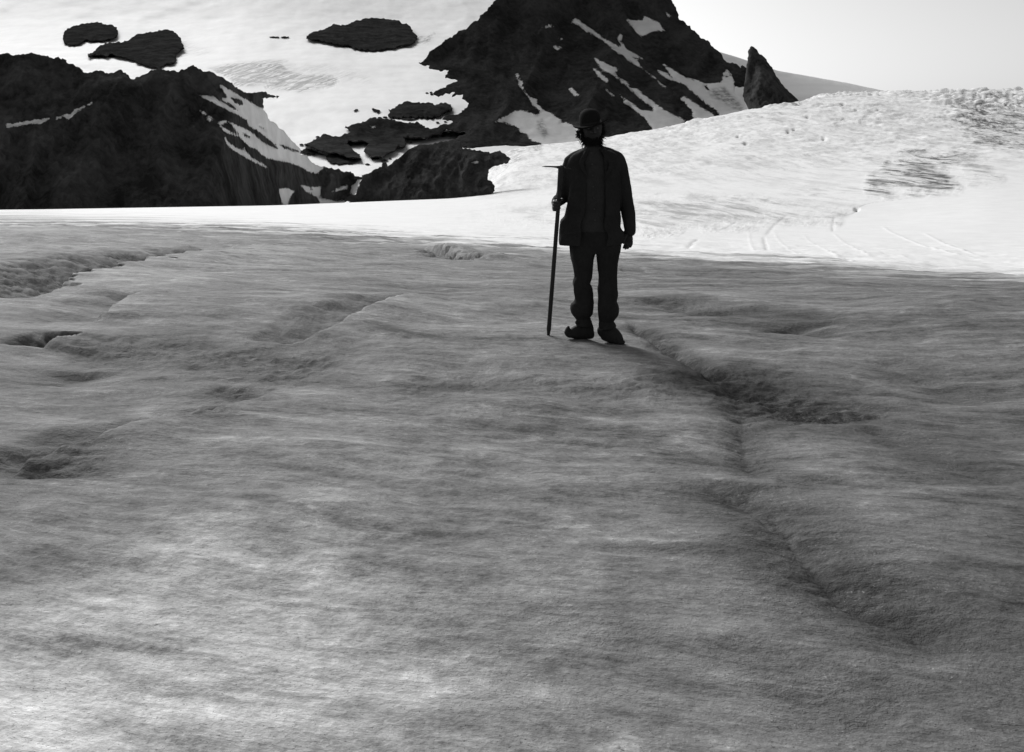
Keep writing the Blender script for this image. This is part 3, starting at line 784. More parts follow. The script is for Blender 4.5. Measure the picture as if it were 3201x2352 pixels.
# rock islands standing out of the snow
def rockD(u, v):
    return D_snow(u, v) * .988
ISL = [
 ('broad oval dark rock in the snow at the very top, left of the central mountain', c2([(398, 190), (430, 160), (480, 140), (560, 120), (600, 90), (640, 98), (740, 85), (800, 60), (900, 42), (1000, 45), (1090, 60), (1130, 70), (1200, 110), (1225, 150), (1270, 190), (1250, 240), (1180, 255), (1100, 280), (1030, 297), (920, 302), (820, 295), (770, 285), (740, 265), (620, 250), (520, 225), (400, 203)])),
 ('dark rock with a long low tail to its left, just above the left ridge', c1([(455, 345), (490, 315), (530, 275), (600, 240), (670, 238), (740, 240), (780, 225), (830, 185), (900, 165), (1000, 150), (1060, 135), (1120, 140), (1160, 165), (1200, 200), (1215, 240), (1230, 290), (1190, 320), (1160, 335), (1165, 385), (1150, 410), (1080, 430), (1030, 452), (970, 445), (880, 420), (800, 390), (700, 365), (672, 345), (655, 345), (600, 355), (550, 345), (500, 345), (460, 360)])),
 ('dark rock island in the top left corner of the snowfield', c1([(250, 160), (290, 120), (380, 95), (480, 80), (560, 85), (640, 95), (690, 120), (700, 150), (680, 200), (640, 215), (560, 235), (470, 230), (430, 225), (400, 250), (330, 268), (270, 255), (250, 210)])),
 ('humped dark rock in the snow beside the left edge of the central mountain', c2([(1035, 760), (1080, 740), (1120, 710), (1160, 692), (1240, 690), (1300, 698), (1350, 700), (1400, 722), (1430, 712), (1475, 702), (1520, 720), (1540, 750), (1530, 775), (1460, 785), (1440, 805), (1370, 825), (1250, 828), (1225, 808), (1150, 820), (1145, 835), (1090, 830), (1030, 810), (1050, 780)])),
 ('low flat rock below the dark wedge in the snow basin', c2([(542, 1122), (590, 1105), (620, 1118), (700, 1130), (760, 1145), (772, 1160), (740, 1180), (650, 1187), (590, 1180), (570, 1160)])),
 ('thin sliver of rock where the snow basin meets the left slope', c2([(330, 1078), (380, 1070), (440, 1070), (480, 1085), (535, 1112), (520, 1118), (420, 1108), (350, 1092)])),
 ('small two-lobed rock alone on the open snow', c2([(903, 752), (915, 742), (935, 750), (970, 762), (966, 778), (950, 788), (935, 770), (910, 766)])),
 ('tiny single stone on the open snow left of the two-lobed rock', c2([(763, 765), (780, 753), (797, 753), (782, 768)])),
 ('faint thin rock streak high on the snowfield', c2([(105, 188), (145, 184), (182, 190), (145, 194)])),
 ('short rock dash right of the faint thin streak', c2([(195, 190), (225, 184), (256, 189), (225, 194)])),
 ('small oval rock just below the ragged dark rocks in the basin', c2([(975, 1155), (1000, 1145), (1032, 1150), (1005, 1164)])),
 ('smallest stone low in the snow basin', c2([(852, 1183), (870, 1176), (890, 1184), (870, 1190)])),
 ('flat slab under the humped rock', c2([(1138, 832), (1190, 824), (1245, 832), (1190, 842)])),
]
TINY = ['leftmost of three specks beside the jagged left edge of the central mountain', 'upper of the two close specks beside the left edge of the central mountain',
        'lower of the two close specks beside the left edge of the central mountain', 'first tiny stone from the left in the row under the humped rock',
        'second tiny stone in the row under the humped rock', 'third and longest stone in the row under the humped rock',
        'speck on the white strip right of the humped rock, the left one of two', 'speck on the white strip right of the humped rock, the right one of two',
        'tiny stone just below the ragged dark rocks, left one of two', 'tiny stone just below the ragged dark rocks, right one of two',
        'tiny flat stone at the far left tip of the broken basin rocks', 'tiny stone just above the left end of the broken basin rocks',
        'tiny stone on the snow band under the long dark rock arm', 'faint speck right of the small oval rock low in the basin',
        'tiny stone above the low dark ridge at the basin foot, right one', 'tiny stone above the low dark ridge at the basin foot, left one']
for k, (x, y, a, b) in enumerate([(1336, 626, 9, 4), (1366, 621, 8, 4), (1371, 637, 9, 5), (925, 822, 13, 4), (968, 820, 12, 4), (1010, 815, 14, 4), (1418, 856, 10, 4), (1478, 850, 8, 3),
                                  (911, 1137, 13, 6), (952, 1139, 9, 5), (356, 1030, 12, 4), (484, 969, 12, 4), (1212, 1012, 8, 3), (1048, 1136, 7, 3), (462, 1218, 10, 3), (395, 1216, 9, 4)]):
    ISL.append((TINY[k], c2([(x + a * 1.25 * math.cos(t_) * (1 + .25 * math.sin(3 * t_ + k)), y + b * 1.3 * math.sin(t_) * (1 + .2 * math.cos(2 * t_ + k))) for t_ in np.linspace(0, 2 * math.pi, 11)[:-1]])))
for i, (lab, poly) in enumerate(ISL):
    big = max(p[0] for p in poly) - min(p[0] for p in poly)
    st = 4.5 if big > 150 else (2.5 if big > 60 else (1.6 if big > 18 else 1.0))
    vb = max(p[1] for p in poly)
    rockD = lambda u, v, vb=vb: (D_snow(u, v) * .82 + D_snow(u, v * 0 + vb) * .18) * .992
    o = rock_sheet('rock_outcrop', poly, rockD, M_ISLE, st, 4.5 if big > 60 else (1.2 if big > 18 else .3), .012, 70., seed=40 + i, back=.03, bulge=min(.02, big * .00008 + .002), bk=big * .12 + 2)
    tag(o, lab, 'rock', 'rock islands standing out of the snowfield' if lab not in TINY else 'tiny stones in the snow basin')
# ------------------------------------------------------------------ the man
FOOT_V = 1060.0
YM = float(CAMZ / -slope(FOOT_V))             # he stands where the ground is seen at that height
def ground_at(u, v):
    x, y = to_ground([(u, v)])[0]
    return x, y
GZ = glacier_height(*ground_at(1860, 1060))

def q5(x, y, dy=0.0):
    """photo crop of the upper body -> point in the man's plane, dy behind it"""
    P = at_np(1650 + x / 4.348, 320 + y / 4.348, YM)
    return np.array([P[0], YM + dy, P[2] + GZ])
def q6(x, y, dy=0.0):
    P = at_np(1650 + x / 4.13, 700 + y / 4.13, YM)
    return np.array([P[0], YM + dy, P[2] + GZ])
def q9(x, y, dy=0.0):                          # crop of the feet
    P = at_np(1690 + x / 7.028, 960 + y / 7.028, YM)
    return np.array([P[0], YM + dy, P[2] + GZ])

class MB:
    def __init__(s): s.v = []; s.f = []
    def add(s, V, Fc):
        o = len(s.v); s.v += [tuple(map(float, p)) for p in V]; s.f += [tuple(i + o for i in f) for f in Fc]
    def rings(s, R, cap=True, closed=True):
        R = [np.asarray(r) for r in R]; n = len(R[0]); V = np.concatenate(R); Fc = []
        for i in range(len(R) - 1):
            for j in range(n if closed else n - 1):
                k = (j + 1) % n
                Fc.append((i * n + j, i * n + k, (i + 1) * n + k, (i + 1) * n + j))
        if cap:
            V = np.concatenate([V, [R[0].mean(0)], [R[-1].mean(0)]]); a = len(V) - 2
            for j in range(n):
                k = (j + 1) % n
                Fc.append((a, k, j)); Fc.append((a + 1, (len(R) - 1) * n + j, (len(R) - 1) * n + k))
        s.add(V, Fc)
    def tube(s, pts, rad, seg=16, n=None, flat=1.0, up=None):
        """tube through points with a radius at each; rounded ends"""
        P = np.array(pts, float); r = np.array(rad, float)
        L = np.concatenate([[0], np.cumsum(np.linalg.norm(np.diff(P, axis=0), axis=1))])
        n = n or max(6, int(L[-1] / max(r.min(), .002) * 1.5)); n = min(n, 90)
        t = np.linspace(0, L[-1], n)
        C = np.stack([smooth_interp(t, L, P[:, k]) for k in range(3)], 1); rr = smooth_interp(t, L, r)
        tan = np.gradient(C, axis=0); tan /= np.linalg.norm(tan, axis=1)[:, None] + 1e-12
        ref = np.array(up if up is not None else ((0, 1, 0) if abs(tan[0][1]) < .9 else (1, 0, 0)), float)
        R = []; a = np.linspace(0, 2 * np.pi, seg, endpoint=False)
        # rounded caps
        cc = []; 
        for kk in (.35, .7, .92):
            cc.append((C[0] - tan[0] * rr[0] * math.sqrt(max(0, 1 - kk * kk)) * .9, tan[0], rr[0] * kk))
        for i in range(n): cc.append((C[i], tan[i], rr[i]))
        for kk in (.92, .7, .35):
            cc.append((C[-1] + tan[-1] * rr[-1] * math.sqrt(max(0, 1 - kk * kk)) * .9, tan[-1], rr[-1] * kk))
        for c, tg, q in cc:
            e1 = ref - tg * ref.dot(tg); e1 /= np.linalg.norm(e1) + 1e-12; e2 = np.cross(tg, e1); ref = e1
            R.append(c + q * (np.cos(a)[:, None] * e1 * flat + np.sin(a)[:, None] * e2))
        s.rings(R)
    def build(s, name, mat, parent, voxel=None, smooth_it=2):
        V = np.array(s.v)
        org = np.array(parent.location) if parent is not None and parent.type == 'EMPTY' else 0
        o = mesh_obj(name, V - org, s.f, mat, parent)
        if voxel:
            m = o.modifiers.new('remesh', 'REMESH'); m.mode = 'VOXEL'; m.voxel_size = voxel; m.use_smooth_shade = True
            if smooth_it:
                m = o.modifiers.new('smooth', 'SMOOTH'); m.iterations = smooth_it; m.factor = .5
        return o

def smooth_interp(t, X, Yv):
    """monotone cubic through the nodes"""
    X = np.asarray(X, float); Yv = np.asarray(Yv, float)
    h = np.diff(X); d = np.diff(Yv) / h
    m = np.zeros(len(X)); m[0] = d[0]; m[-1] = d[-1]
    for i in range(1, len(X) - 1):
        m[i] = 0 if d[i - 1] * d[i] <= 0 else 2 / (1 / d[i - 1] + 1 / d[i])
    t = np.asarray(t, float); i = np.clip(np.searchsorted(X, t) - 1, 0, len(h) - 1)
    s_ = (t - X[i]) / h[i]
    return (2 * s_ ** 3 - 3 * s_ ** 2 + 1) * Yv[i] + (s_ ** 3 - 2 * s_ ** 2 + s_) * h[i] * m[i] + (-2 * s_ ** 3 + 3 * s_ ** 2) * Yv[i + 1] + (s_ ** 3 - s_ ** 2) * h[i] * m[i + 1]

def body_rings(keys, n, seg=56, ex=2.3, fold=.0, seed=0, arc=None, inset=0.0):
    """keys: (z, xl, xr, yf, yb) from top or bottom; one ring per level"""
    Kk = np.array(sorted(keys, key=lambda k: -k[0])); zz = np.linspace(Kk[0, 0], Kk[-1, 0], n)
    X = -Kk[:, 0]
    c = [smooth_interp(-zz, X, Kk[:, j]) for j in range(1, 5)]
    a = np.linspace(0, 2 * np.pi, seg, endpoint=False) if arc is None else None
    R = []
    for i, z in enumerate(zz):
        if arc is not None:
            a0, a1 = arc(z); a = np.linspace(a0, a1, seg)
        xl, xr, yf, yb = (c[j][i] for j in range(4))
        cx, cy = (xl + xr) / 2, (yf + yb) / 2; rx, ry = (xr - xl) / 2 - inset, (yb - yf) / 2 - inset
        ct, st = np.cos(a), np.sin(a)
        px = np.sign(ct) * np.abs(ct) ** (2 / ex); py = np.sign(st) * np.abs(st) ** (2 / ex)
        f = fold * fbm(px * 2.2 + seed, z * 7 + py * 2.0 + px * 3, seed, 4, .55) if fold else 0
        R.append(np.stack([cx + px * rx * (1 + f * 4), cy + py * ry + f * np.sign(py) * .12 * np.abs(py), np.full(a.shape, z)], 1))
    return R

def plain(name, v, rough=.9, spec=.06, sc=60., amt=.35, bump=.0015):
    t = NT(name); tc = t.n.new('ShaderNodeTexCoord').outputs['Object']
    a = t.noise(tc, sc, 6, .7); b = t.noise(tc, sc * .12, 4, .6)
    f = t.math('ADD', t.math('MULTIPLY', a, .5), t.math('MULTIPLY', b, .5))
    return t.done(t.rng(f, .3, .7, v * (1 - amt), v * (1 + amt)), rough, spec, t.bump(a, .5, bump))
M_WOOL = plain('dark_wool', .030)
M_TROU = plain('dark_trouser_cloth', .027)
M_SHIRT = plain('shirt_cloth', .042)
M_FELT = plain('black_felt', .016, .95, .03)
M_SKIN = plain('skin', .03, .6, .3, 90., .15, .0006)
M_HAIR = plain('dark_hair', .013, .8, .1)
M_HIDE = plain('worn_hide', .022, .75, .2, 40.)
M_WOOD = plain('ash_wood', .032, .6, .25, 30.)
M_IRON = plain('forged_iron', .022, .5, .4, 50.)
M_EYE = plain('eye', .10, .2, .5, 20., .05, .0001)
M_BTN = plain('horn_button', .035, .4, .4)

man = bpy.data.objects.new('person', None)
man.location = (float(q5(870, 0)[0]), YM, GZ)
link(man)
tag(man, 'man in dark jacket and brimmed hat standing on the ice holding an ice axe', 'person')

# --- pole line first: the hand closes on it
px_, py_ = ground_at(1714, 1050)
POLE_B = np.array([px_, py_, glacier_height(px_, py_) - .004])
POLE_H = q5(402, 1400, -.13)
POLE_T = POLE_B + (POLE_H - POLE_B) * ((q5(0, 838)[2] - POLE_B[2]) / (POLE_H[2] - POLE_B[2]))
pd = (POLE_T - POLE_B) / np.linalg.norm(POLE_T - POLE_B)
def pole_at(z): return POLE_B + pd * ((z - POLE_B[2]) / pd[2])

# --- body: torso, neck, head, arms, hands, legs in one skin
B = MB()
sh_l = q5(590, 800, .02); sh_r = q5(1235, 760, .02)
el_l = q5(505, 1215, .10); wr_l = q5(385, 1330, -.02)
el_r = q5(1335, 1180, .05)
wr_r = q6(1305, 55, .00)
B.rings(body_rings([(q5(0, 640)[2], q5(800, 0)[0], q5(980, 0)[0], YM - .06, YM + .07), (q5(0, 760)[2], q5(600, 0)[0], q5(1200, 0)[0], YM - .10, YM + .10),
                    (q5(0, 1100)[2], q5(640, 0)[0], q5(1180, 0)[0], YM - .11, YM + .10), (q5(0, 1450)[2], q5(660, 0)[0], q5(1130, 0)[0], YM - .09, YM + .09),
                    (q6(0, 250)[2], q6(600, 0)[0], q6(1150, 0)[0], YM - .09, YM + .10)], 30))
for pts, rad in (([sh_l, (sh_l + el_l) / 2, el_l, wr_l], [.056, .046, .040, .029]), ([sh_r, (sh_r + el_r) / 2, el_r, wr_r], [.056, .046, .039, .028])):
    B.tube(pts, rad)
for a, b, c in ((q6(720, 250), q6(735, 740), q6(745, 1240)), (q6(1030, 250), q6(1040, 740), q6(1030, 1260))):
    B.tube([a, b, c], [.075, .042, .028])
# neck
B.tube([q5(885, 720, .03), q5(880, 520, .02), q5(878, 420, .01)], [.062, .056, .056], flat=1.0)
# head: a shaped skull with brow, sockets, nose, lips, chin, cheeks and ears
HC = q5(876, 322, -.012); 
hh, hw, hd = .122, .076, .098
th = np.linspace(0, np.pi, 88); ph = np.linspace(0, 2 * np.pi, 120, endpoint=False)
Rr = []
def G(x, s): return np.exp(-(x / s) ** 2)
for t_ in th:
    z = math.cos(t_); r = math.sin(t_)
    x = r * np.sin(ph); y = -r * np.cos(ph)                # y < 0 : face
    low = max(0.0, -z)
    nx = x * hw * (1 - .26 * low ** 1.5); ny = y * hd * (1 - .10 * low); nz = z * hh + 0 * x
    fr = np.clip(-y, 0, 1) ** 1.2
    X, Zz = nx, nz
    d = np.zeros_like(x)
    d += .024 * G(X, .0095 + .006 * np.clip(-(Zz + .0) / .03, 0, 1)) * np.clip((.018 - Zz) / .048, 0, 1) * (Zz > -.034) * 1.0
    d += .010 * G(X, .012) * G(Zz + .030, .010)
    d += .006 * G(X, .016) * G(Zz + .033, .007)
    d += .006 * G(np.abs(X) - .028, .022) * G(Zz - .022, .010)          # brow
    d -= .012 * G(np.abs(X) - .031, .016) * G(Zz - .004, .012)          # sockets
    d += .005 * G(np.abs(X) - .043, .018) * G(Zz + .022, .018)          # cheek bones
    d += .0065 * G(X, .022) * G(Zz + .052, .0055) + .0065 * G(X, .019) * G(Zz + .064, .006) - .003 * G(X, .022) * G(Zz + .058, .0025)
    d += .010 * G(X, .024) * G(Zz + .093, .016)
    d += -.004 * G(X, .03) * G(Zz + .076, .006)
    ny = ny - d * fr
    Rr.append(np.stack([HC[0] + nx, HC[1] + ny, HC[2] + nz], 1))
B.rings(Rr)
for s_ in (-1, 1):
    e = HC + np.array([s_ * (hw + .001), .012, -.006])
    for k in range(9):
        a = -1.1 + k * .42
        pass
    arcp = [e + np.array([s_ * (.004 + .006 * math.sin(a)), .012 * math.cos(a) + .004, .028 * math.sin(a) * 1.0]) for a in np.linspace(-1.4, 3.6, 12)]
    B.tube(arcp, [.004] * 12, 8, 24)
    B.tube([e + np.array([0, 0, .014]), e + np.array([s_ * .003, .004, -.016])], [.009, .006], 8)

def finger(base, dirs, lens, rad):
    P = [np.array(base, float)]; 
    for d_, L in zip(dirs, lens):
        d_ = np.array(d_, float); P.append(P[-1] + d_ / np.linalg.norm(d_) * L)
    B.tube(P, list(np.linspace(rad, rad * .78, len(P))), 10, 22)
# right hand of the man (left in the picture): wrapped round the shaft, thumb up
zf = [q5(0, 1300)[2], q5(0, 1338)[2], q5(0, 1376)[2], q5(0, 1412)[2]]
fr_ = [.0100, .0104, .0100, .0088]
flen = [2.15, 2.35, 2.25, 2.0]      # how far round each finger reaches, radians
RP = .0195
pcx = []
for z, r_, ln in zip(zf, fr_, flen):
    c = pole_at(z); R_ = RP + r_ * .95
    a = np.linspace(math.pi * .93, math.pi * .93 + ln, 14)
    pts = [c + np.array([math.cos(x) * R_ * (1.15 if k < 4 else 1.0), math.sin(x) * R_, -.004 * k / 13]) for k, x in enumerate(a)]
    B.tube(pts, list(np.linspace(r_ * 1.12, r_ * .82, 14)), 10, 30)
    pcx.append(pts[0])
# palm from the wrist to the roots of the fingers
for k, (p, r_) in enumerate(zip(pcx, (.0125, .013, .013, .012))):
    w = wr_l + np.array([0, 0, .014 - .010 * k])
    B.tube([w, (w + p) / 2 + np.array([-.008, .010, 0]), p], [.016, .0155, r_], 10)
B.tube([wr_l + np.array([0, 0, .010]), pole_at(q5(0, 1290)[2]) + np.array([.0, .030, .004]), pole_at(q5(0, 1268)[2]) + np.array([.026, .008, 0]), pole_at(q5(0, 1272)[2]) + np.array([.021, -.022, -.002])],
       [.015, .0135, .0115, .0095], 10)
# left hand of the man, hanging half curled beside the thigh
pal = []
bx = q6(0, 0)
for k, (xa, ya, xb, yb, L, cu) in enumerate(((1338, 165, 1325, 262, .085, .030), (1312, 172, 1292, 282, .092, .026), (1286, 172, 1262, 290, .088, .022), (1262, 160, 1237, 278, .072, .018))):
    a = q6(xa, ya, -.012 + k * .006); b = q6(xb, yb, -.012 + k * .006)
    m1 = a * .55 + b * .45 + np.array([.004, -.014 - .003 * k, 0]); 
    b = b + np.array([0, .004 + .004 * k, 0])
    B.tube([a, m1, b * .6 + m1 * .4 + np.array([0, -.004, 0]), b], [.0105, .0098, .0090, .0075], 10, 26)
    B.tube([wr_r + np.array([.008 - .006 * k, 0, -.006]), a], [.016, .0125], 10)
    pal.append(a)
B.tube([wr_r + np.array([-.006, -.010, -.020]), q6(1262, 120, -.030), q6(1238, 165, -.042), q6(1228, 208, -.046)], [.014, .0128, .0108, .0085], 10, 24)
body = B.build('body', M_SKIN, man, .0042, 3)
E = MB()
for s_ in (-1, 1):
    c = HC + np.array([s_ * .031, -.0725, .004])
    a = np.linspace(.01, np.pi - .01, 14); b = np.linspace(0, 2 * np.pi, 20, endpoint=False)
    e_ = MB(); e_.rings([np.stack([c[0] + .0115 * np.sin(k) * np.cos(b), c[1] + .0115 * np.sin(k) * np.sin(b), c[2] + .0115 * math.cos(k) + 0 * b], 1) for k in a])
    e_.build('eye', M_EYE, man)

# --- shirt and waistcoat seen in the open jacket
S = MB()
S.rings(body_rings([(q5(0, 560)[2], q5(790, 0)[0], q5(985, 0)[0], YM - .075, YM + .06), (q5(0, 660)[2], q5(700, 0)[0], q5(1080, 0)[0], YM - .10, YM + .09), (q5(0, 800)[2], q5(620, 0)[0], q5(1180, 0)[0], YM - .125, YM + .10),
                    (q5(0, 1150)[2], q5(640, 0)[0], q5(1170, 0)[0], YM - .130, YM + .10), (q5(0, 1500)[2], q5(640, 0)[0], q5(1150, 0)[0], YM - .115, YM + .10), (q6(0, 60)[2], q6(560, 0)[0], q6(1190, 0)[0], YM - .115, YM + .10)], 50, fold=.03, seed=3))
S.tube([q5(815, 560, .03), q5(800, 600, -.03), q5(850, 665, -.088), q5(905, 668, -.090), q5(965, 600, -.04), q5(960, 560, .03)], [.012] * 6, 8)
shirt = S.build('shirt', M_SHIRT, man, .005, 2)
for y_ in (648, 800, 950, 1100, 1250, 1400, 1550):
    c = q5(850 + (y_ - 648) * .05, y_, -.100 if y_ < 700 else -.133)
    bt = MB(); a = np.linspace(0, 2 * np.pi, 16, endpoint=False)
    bt.rings([np.stack([c[0] + r_ * np.cos(a), c[1] + d_ + 0 * a, c[2] + r_ * np.sin(a)], 1) for r_, d_ in ((.0065, .004), (.0068, .0), (.0050, -.002), (.003, -.0012))])
    bt.build('button', M_BTN, man)

# --- jacket: open in front, with sleeves, collar and lapels
J = MB()
jk = [(q5(0, 575)[2], q5(775, 0)[0], q5(1030, 0)[0], YM - .06, YM + .085),
      (q5(0, 620)[2], q5(700, 0)[0], q5(1150, 0)[0], YM - .10, YM + .105),
      (q5(0, 690)[2], q5(610, 0)[0], q5(1250, 0)[0], YM - .12, YM + .12),
      (q5(0, 800)[2], q5(560, 0)[0], q5(1270, 0)[0], YM - .135, YM + .125),
      (q5(0, 1000)[2], q5(560, 0)[0], q5(1275, 0)[0], YM - .142, YM + .12),
      (q5(0, 1250)[2], q5(550, 0)[0], q5(1287, 0)[0], YM - .140, YM + .12),
      (q5(0, 1500)[2], q5(505, 0)[0], q5(1292, 0)[0], YM - .135, YM + .125),
      (q5(0, 1565)[2], q5(455, 0)[0], q5(1288, 0)[0], YM - .138, YM + .13),
      (q5(0, 1650)[2], q5(446, 0)[0], q5(1280, 0)[0], YM - .140, YM + .13),
      (q6(0, 100)[2], q6(411, 0)[0], q6(1243, 0)[0], YM - .145, YM + .14),
      (q6(0, 180)[2], q6(409, 0)[0], q6(1222, 0)[0], YM - .150, YM + .14),
      (q6(0, 236)[2], q6(416, 0)[0], q6(1190, 0)[0], YM - .150, YM + .14)]
ztop = jk[0][0]; zbot = jk[-1][0]
def arc(z):
    t = (ztop - z) / (ztop - zbot)
    l = np.interp(t, [0, .08, .3, .6, 1], [.30, .36, .30, .26, .33])
    r = np.interp(t, [0, .08, .3, .6, 1], [.18, .24, .30, .36, .46])
    return -math.pi / 2 + r, 1.5 * math.pi - l
outer = body_rings(jk, 70, 96, 2.4, .03, 5, arc)
inner = body_rings(jk, 70, 96, 2.4, .03, 5, arc, .010)
n = 96
Vj = np.concatenate([np.concatenate(outer), np.concatenate(inner)]); m_ = 70 * n; Fj = []
for i in range(69):
    for j in range(n - 1):
        a = i * n + j
        Fj.append((a, a + n, a + n + 1, a + 1)); Fj.append((m_ + a, m_ + a + 1, m_ + a + n + 1, m_ + a + n))
for j in range(n - 1):
    Fj.append((j, j + 1, m_ + j + 1, m_ + j)); b = 69 * n + j; Fj.append((b, m_ + b, m_ + b + 1, b + 1))
for i in range(69):
    a = i * n; Fj.append((a, m_ + a, m_ + a + n, a + n)); a = i * n + n - 1; Fj.append((a, a + n, m_ + a + n, m_ + a))
J.add(Vj, Fj)
def sleeve(pts, rad, seed):
    P = np.array(pts); L = np.concatenate([[0], np.cumsum(np.linalg.norm(np.diff(P, axis=0), axis=1))]); t = np.linspace(0, L[-1], 46)
    C = np.stack([smooth_interp(t, L, P[:, k]) for k in range(3)], 1); r = smooth_interp(t, L, rad)
    fo = 1 + .06 * fbm(t * 26, t * 3, seed, 3)
    J.tube(C, r * fo, 28, 70)
# picture-right sleeve (hanging)
sleeve([q5(1125, 690, .01), q5(1205, 745, .01), q5(1250, 850, .02), q5(1290, 1050, .04), q5(1335, 1280, .05), q5(1372, 1480, .03), q6(1318, 10, .0), q6(1322, 62, -.005)],
       [.052, .064, .062, .063, .058, .054, .046, .044], 4)
# picture-left sleeve (bent forward to the shaft)
sleeve([q5(690, 700, .01), q5(610, 760, .01), q5(568, 860, .02), q5(530, 1030, .06), q5(495, 1200, .09), q5(455, 1275, .06), q5(405, 1305, .02), q5(388, 1322, -.012)],
       [.050, .058, .060, .059, .056, .052, .044, .040], 8)
# shoulders
J.tube([q5(800, 618, .02), q5(690, 690, .02), q5(575, 775, .01)], [.030, .045, .052], 20)
J.tube([q5(1010, 600, .02), q5(1130, 668, .02), q5(1235, 745, .01)], [.028, .045, .052], 20)
# collar
J.tube([q5(775, 655, -.095), q5(772, 600, -.03), q5(810, 560, .045), q5(900, 545, .07), q5(1000, 560, .045), q5(1035, 600, -.02), q5(1040, 650, -.085)], [.010, .015, .017, .018, .017, .015, .010], 12, 50, flat=.6)
# lapels
for s_, (xa, ya, xb, yb, xc, yc) in ((-1, (770, 640, 715, 790, 800, 980)), (1, (1020, 640, 1110, 800, 1010, 1010))):
    y0 = -.125
    J.tube([q5(xa, ya, -.098), q5(xb, yb, -.142), q5(xc, yc, -.150)], [.010, .020, .006], 12, 30, flat=.35, up=(0, 1, 0))
# pocket flap on the flared skirt
J.tube([q6(470, 60, -.142), q6(600, 66, -.153)], [.012, .012], 10, flat=.3, up=(0, 1, 0))
jacket = J.build('jacket', M_WOOL, man, .0052, 3)

# --- trousers, baggy and bound at the ankle
Tt = MB()
def leg(prof, dy0, dy1, seed):
    keys = []
    pass
    for y_, xl, xr in prof:
        t = (y_ - prof[0][0]) / (prof[-1][0] - prof[0][0]); dy = dy0 + (dy1 - dy0) * t
        w = abs(q6(xr, 0)[0] - q6(xl, 0)[0]) / 2
        keys.append((q6(0, y_)[2], q6(xl, 0)[0], q6(xr, 0)[0], YM + dy - w * 1.0, YM + dy + w * 1.05))
    Tt.rings(body_rings(keys, 110, 44, 2.1, .030, seed))
leg([(120, 560, 880), (240, 545, 882), (330, 552, 884), (400, 560, 872), (500, 582, 860), (600, 598, 853), (645, 605, 849), (690, 590, 838), (735, 584, 824), (780, 596, 846), (850, 607, 858), (930, 624, 862), (965, 612, 866), (1000, 578, 868), (1050, 568, 866), (1090, 572, 863), (1140, 592, 858), (1180, 625, 828), (1210, 645, 825), (1262, 652, 825)], .0, .02, 12)
leg([(120, 870, 1210), (240, 874, 1216), (310, 878, 1214), (380, 885, 1195), (470, 896, 1176), (560, 905, 1168), (640, 918, 1164), (720, 916, 1165), (800, 906, 1167), (880, 913, 1176), (920, 914, 1168), (960, 912, 1161), (1000, 910, 1180), (1050, 911, 1195), (1100, 914, 1197), (1135, 919, 1188), (1170, 924, 1160), (1207, 930, 1132), (1235, 944, 1124), (1272, 948, 1108)], .0, -.05, 22)
Tt.rings(body_rings([(q6(0, -120)[2], q6(560, 0)[0], q6(1190, 0)[0], YM - .105, YM + .11), (q6(0, 60)[2], q6(548, 0)[0], q6(1205, 0)[0], YM - .11, YM + .125), (q6(0, 240)[2], q6(552, 0)[0], q6(1212, 0)[0], YM - .10, YM + .12), (q6(0, 345)[2], q6(590, 0)[0], q6(1190, 0)[0], YM - .07, YM + .09)], 26, 56, 2.4, .01, 4))
trousers = Tt.build('trousers', M_TROU, man, .005, 2)
# ankle bindings
for xa, xb, ya, yb, dy, nm in ((648, 826, 1195, 1275, .02, 0), (938, 1120, 1215, 1290, -.05, 1)):
    W = MB(); cx = (q6(xa, 0)[0] + q6(xb, 0)[0]) / 2; w = abs(q6(xb, 0)[0] - q6(xa, 0)[0]) / 2
    for k in range(7):
        z = q6(0, ya + (yb - ya) * k / 6)[2]; a = np.linspace(0, 2 * np.pi, 40)
        W.tube([np.array([cx + w * .98 * math.cos(b), YM + dy + w * .98 * math.sin(b), z + .004 * math.sin(b + k)]) for b in a], [.0075] * 40, 8, 60)
    if nm == 0:
        W.tube([q6(640, 1215, -.02), q6(618, 1228, -.03), q6(622, 1243, -.03), q6(640, 1240, -.02)], [.005, .008, .008, .005], 10)
    else:
        W.tube([q6(945, 1250, -.09), q6(941, 1268, -.10), q6(943, 1282, -.10)], [.003, .0025, .002], 6)
    W.build('ankle_band', M_WOOL, man, .004, 1)

# --- shoes with turned-up toes
def shoe(axis, name_seed):
    """axis: list of (centre, half width, half height) along the foot from heel to toe tip"""
    Sm = MB(); R = []
    C = np.array([a[0] for a in axis]); W = np.array([a[1] for a in axis]); H = np.array([a[2] for a in axis])
    L = np.concatenate([[0], np.cumsum(np.linalg.norm(np.diff(C, axis=0), axis=1))]); t = np.linspace(0, L[-1], 60)
    Ci = np.stack([smooth_interp(t, L, C[:, k]) for k in range(3)], 1); Wi = smooth_interp(t, L, W); Hi = smooth_interp(t, L, H)
    tan = np.gradient(Ci, axis=0); tan /= np.linalg.norm(tan, axis=1)[:, None]
    side = np.cross(C[-2] - C[0], (0, 0, 1)); side /= np.linalg.norm(side)
    a = np.linspace(0, 2 * np.pi, 32, endpoint=False)
    for c, tg, w, h in zip(Ci, tan, Wi, Hi):
        up = np.cross(side, tg); up /= np.linalg.norm(up)
        px = np.sign(np.cos(a)) * np.abs(np.cos(a)) ** .85; py = np.sign(np.sin(a)) * np.abs(np.sin(a)) ** .85
        R.append(c + w * px[:, None] * side + h * py[:, None] * up)
    Sm.rings(R)
    return Sm
zg = lambda y: q9(0, y)[2]
def spt(x, ytop, ybot, dy):
    a = q9(x, ytop, dy); b = q9(x, ybot, dy); return (a + b) / 2, abs(a[2] - b[2]) / 2
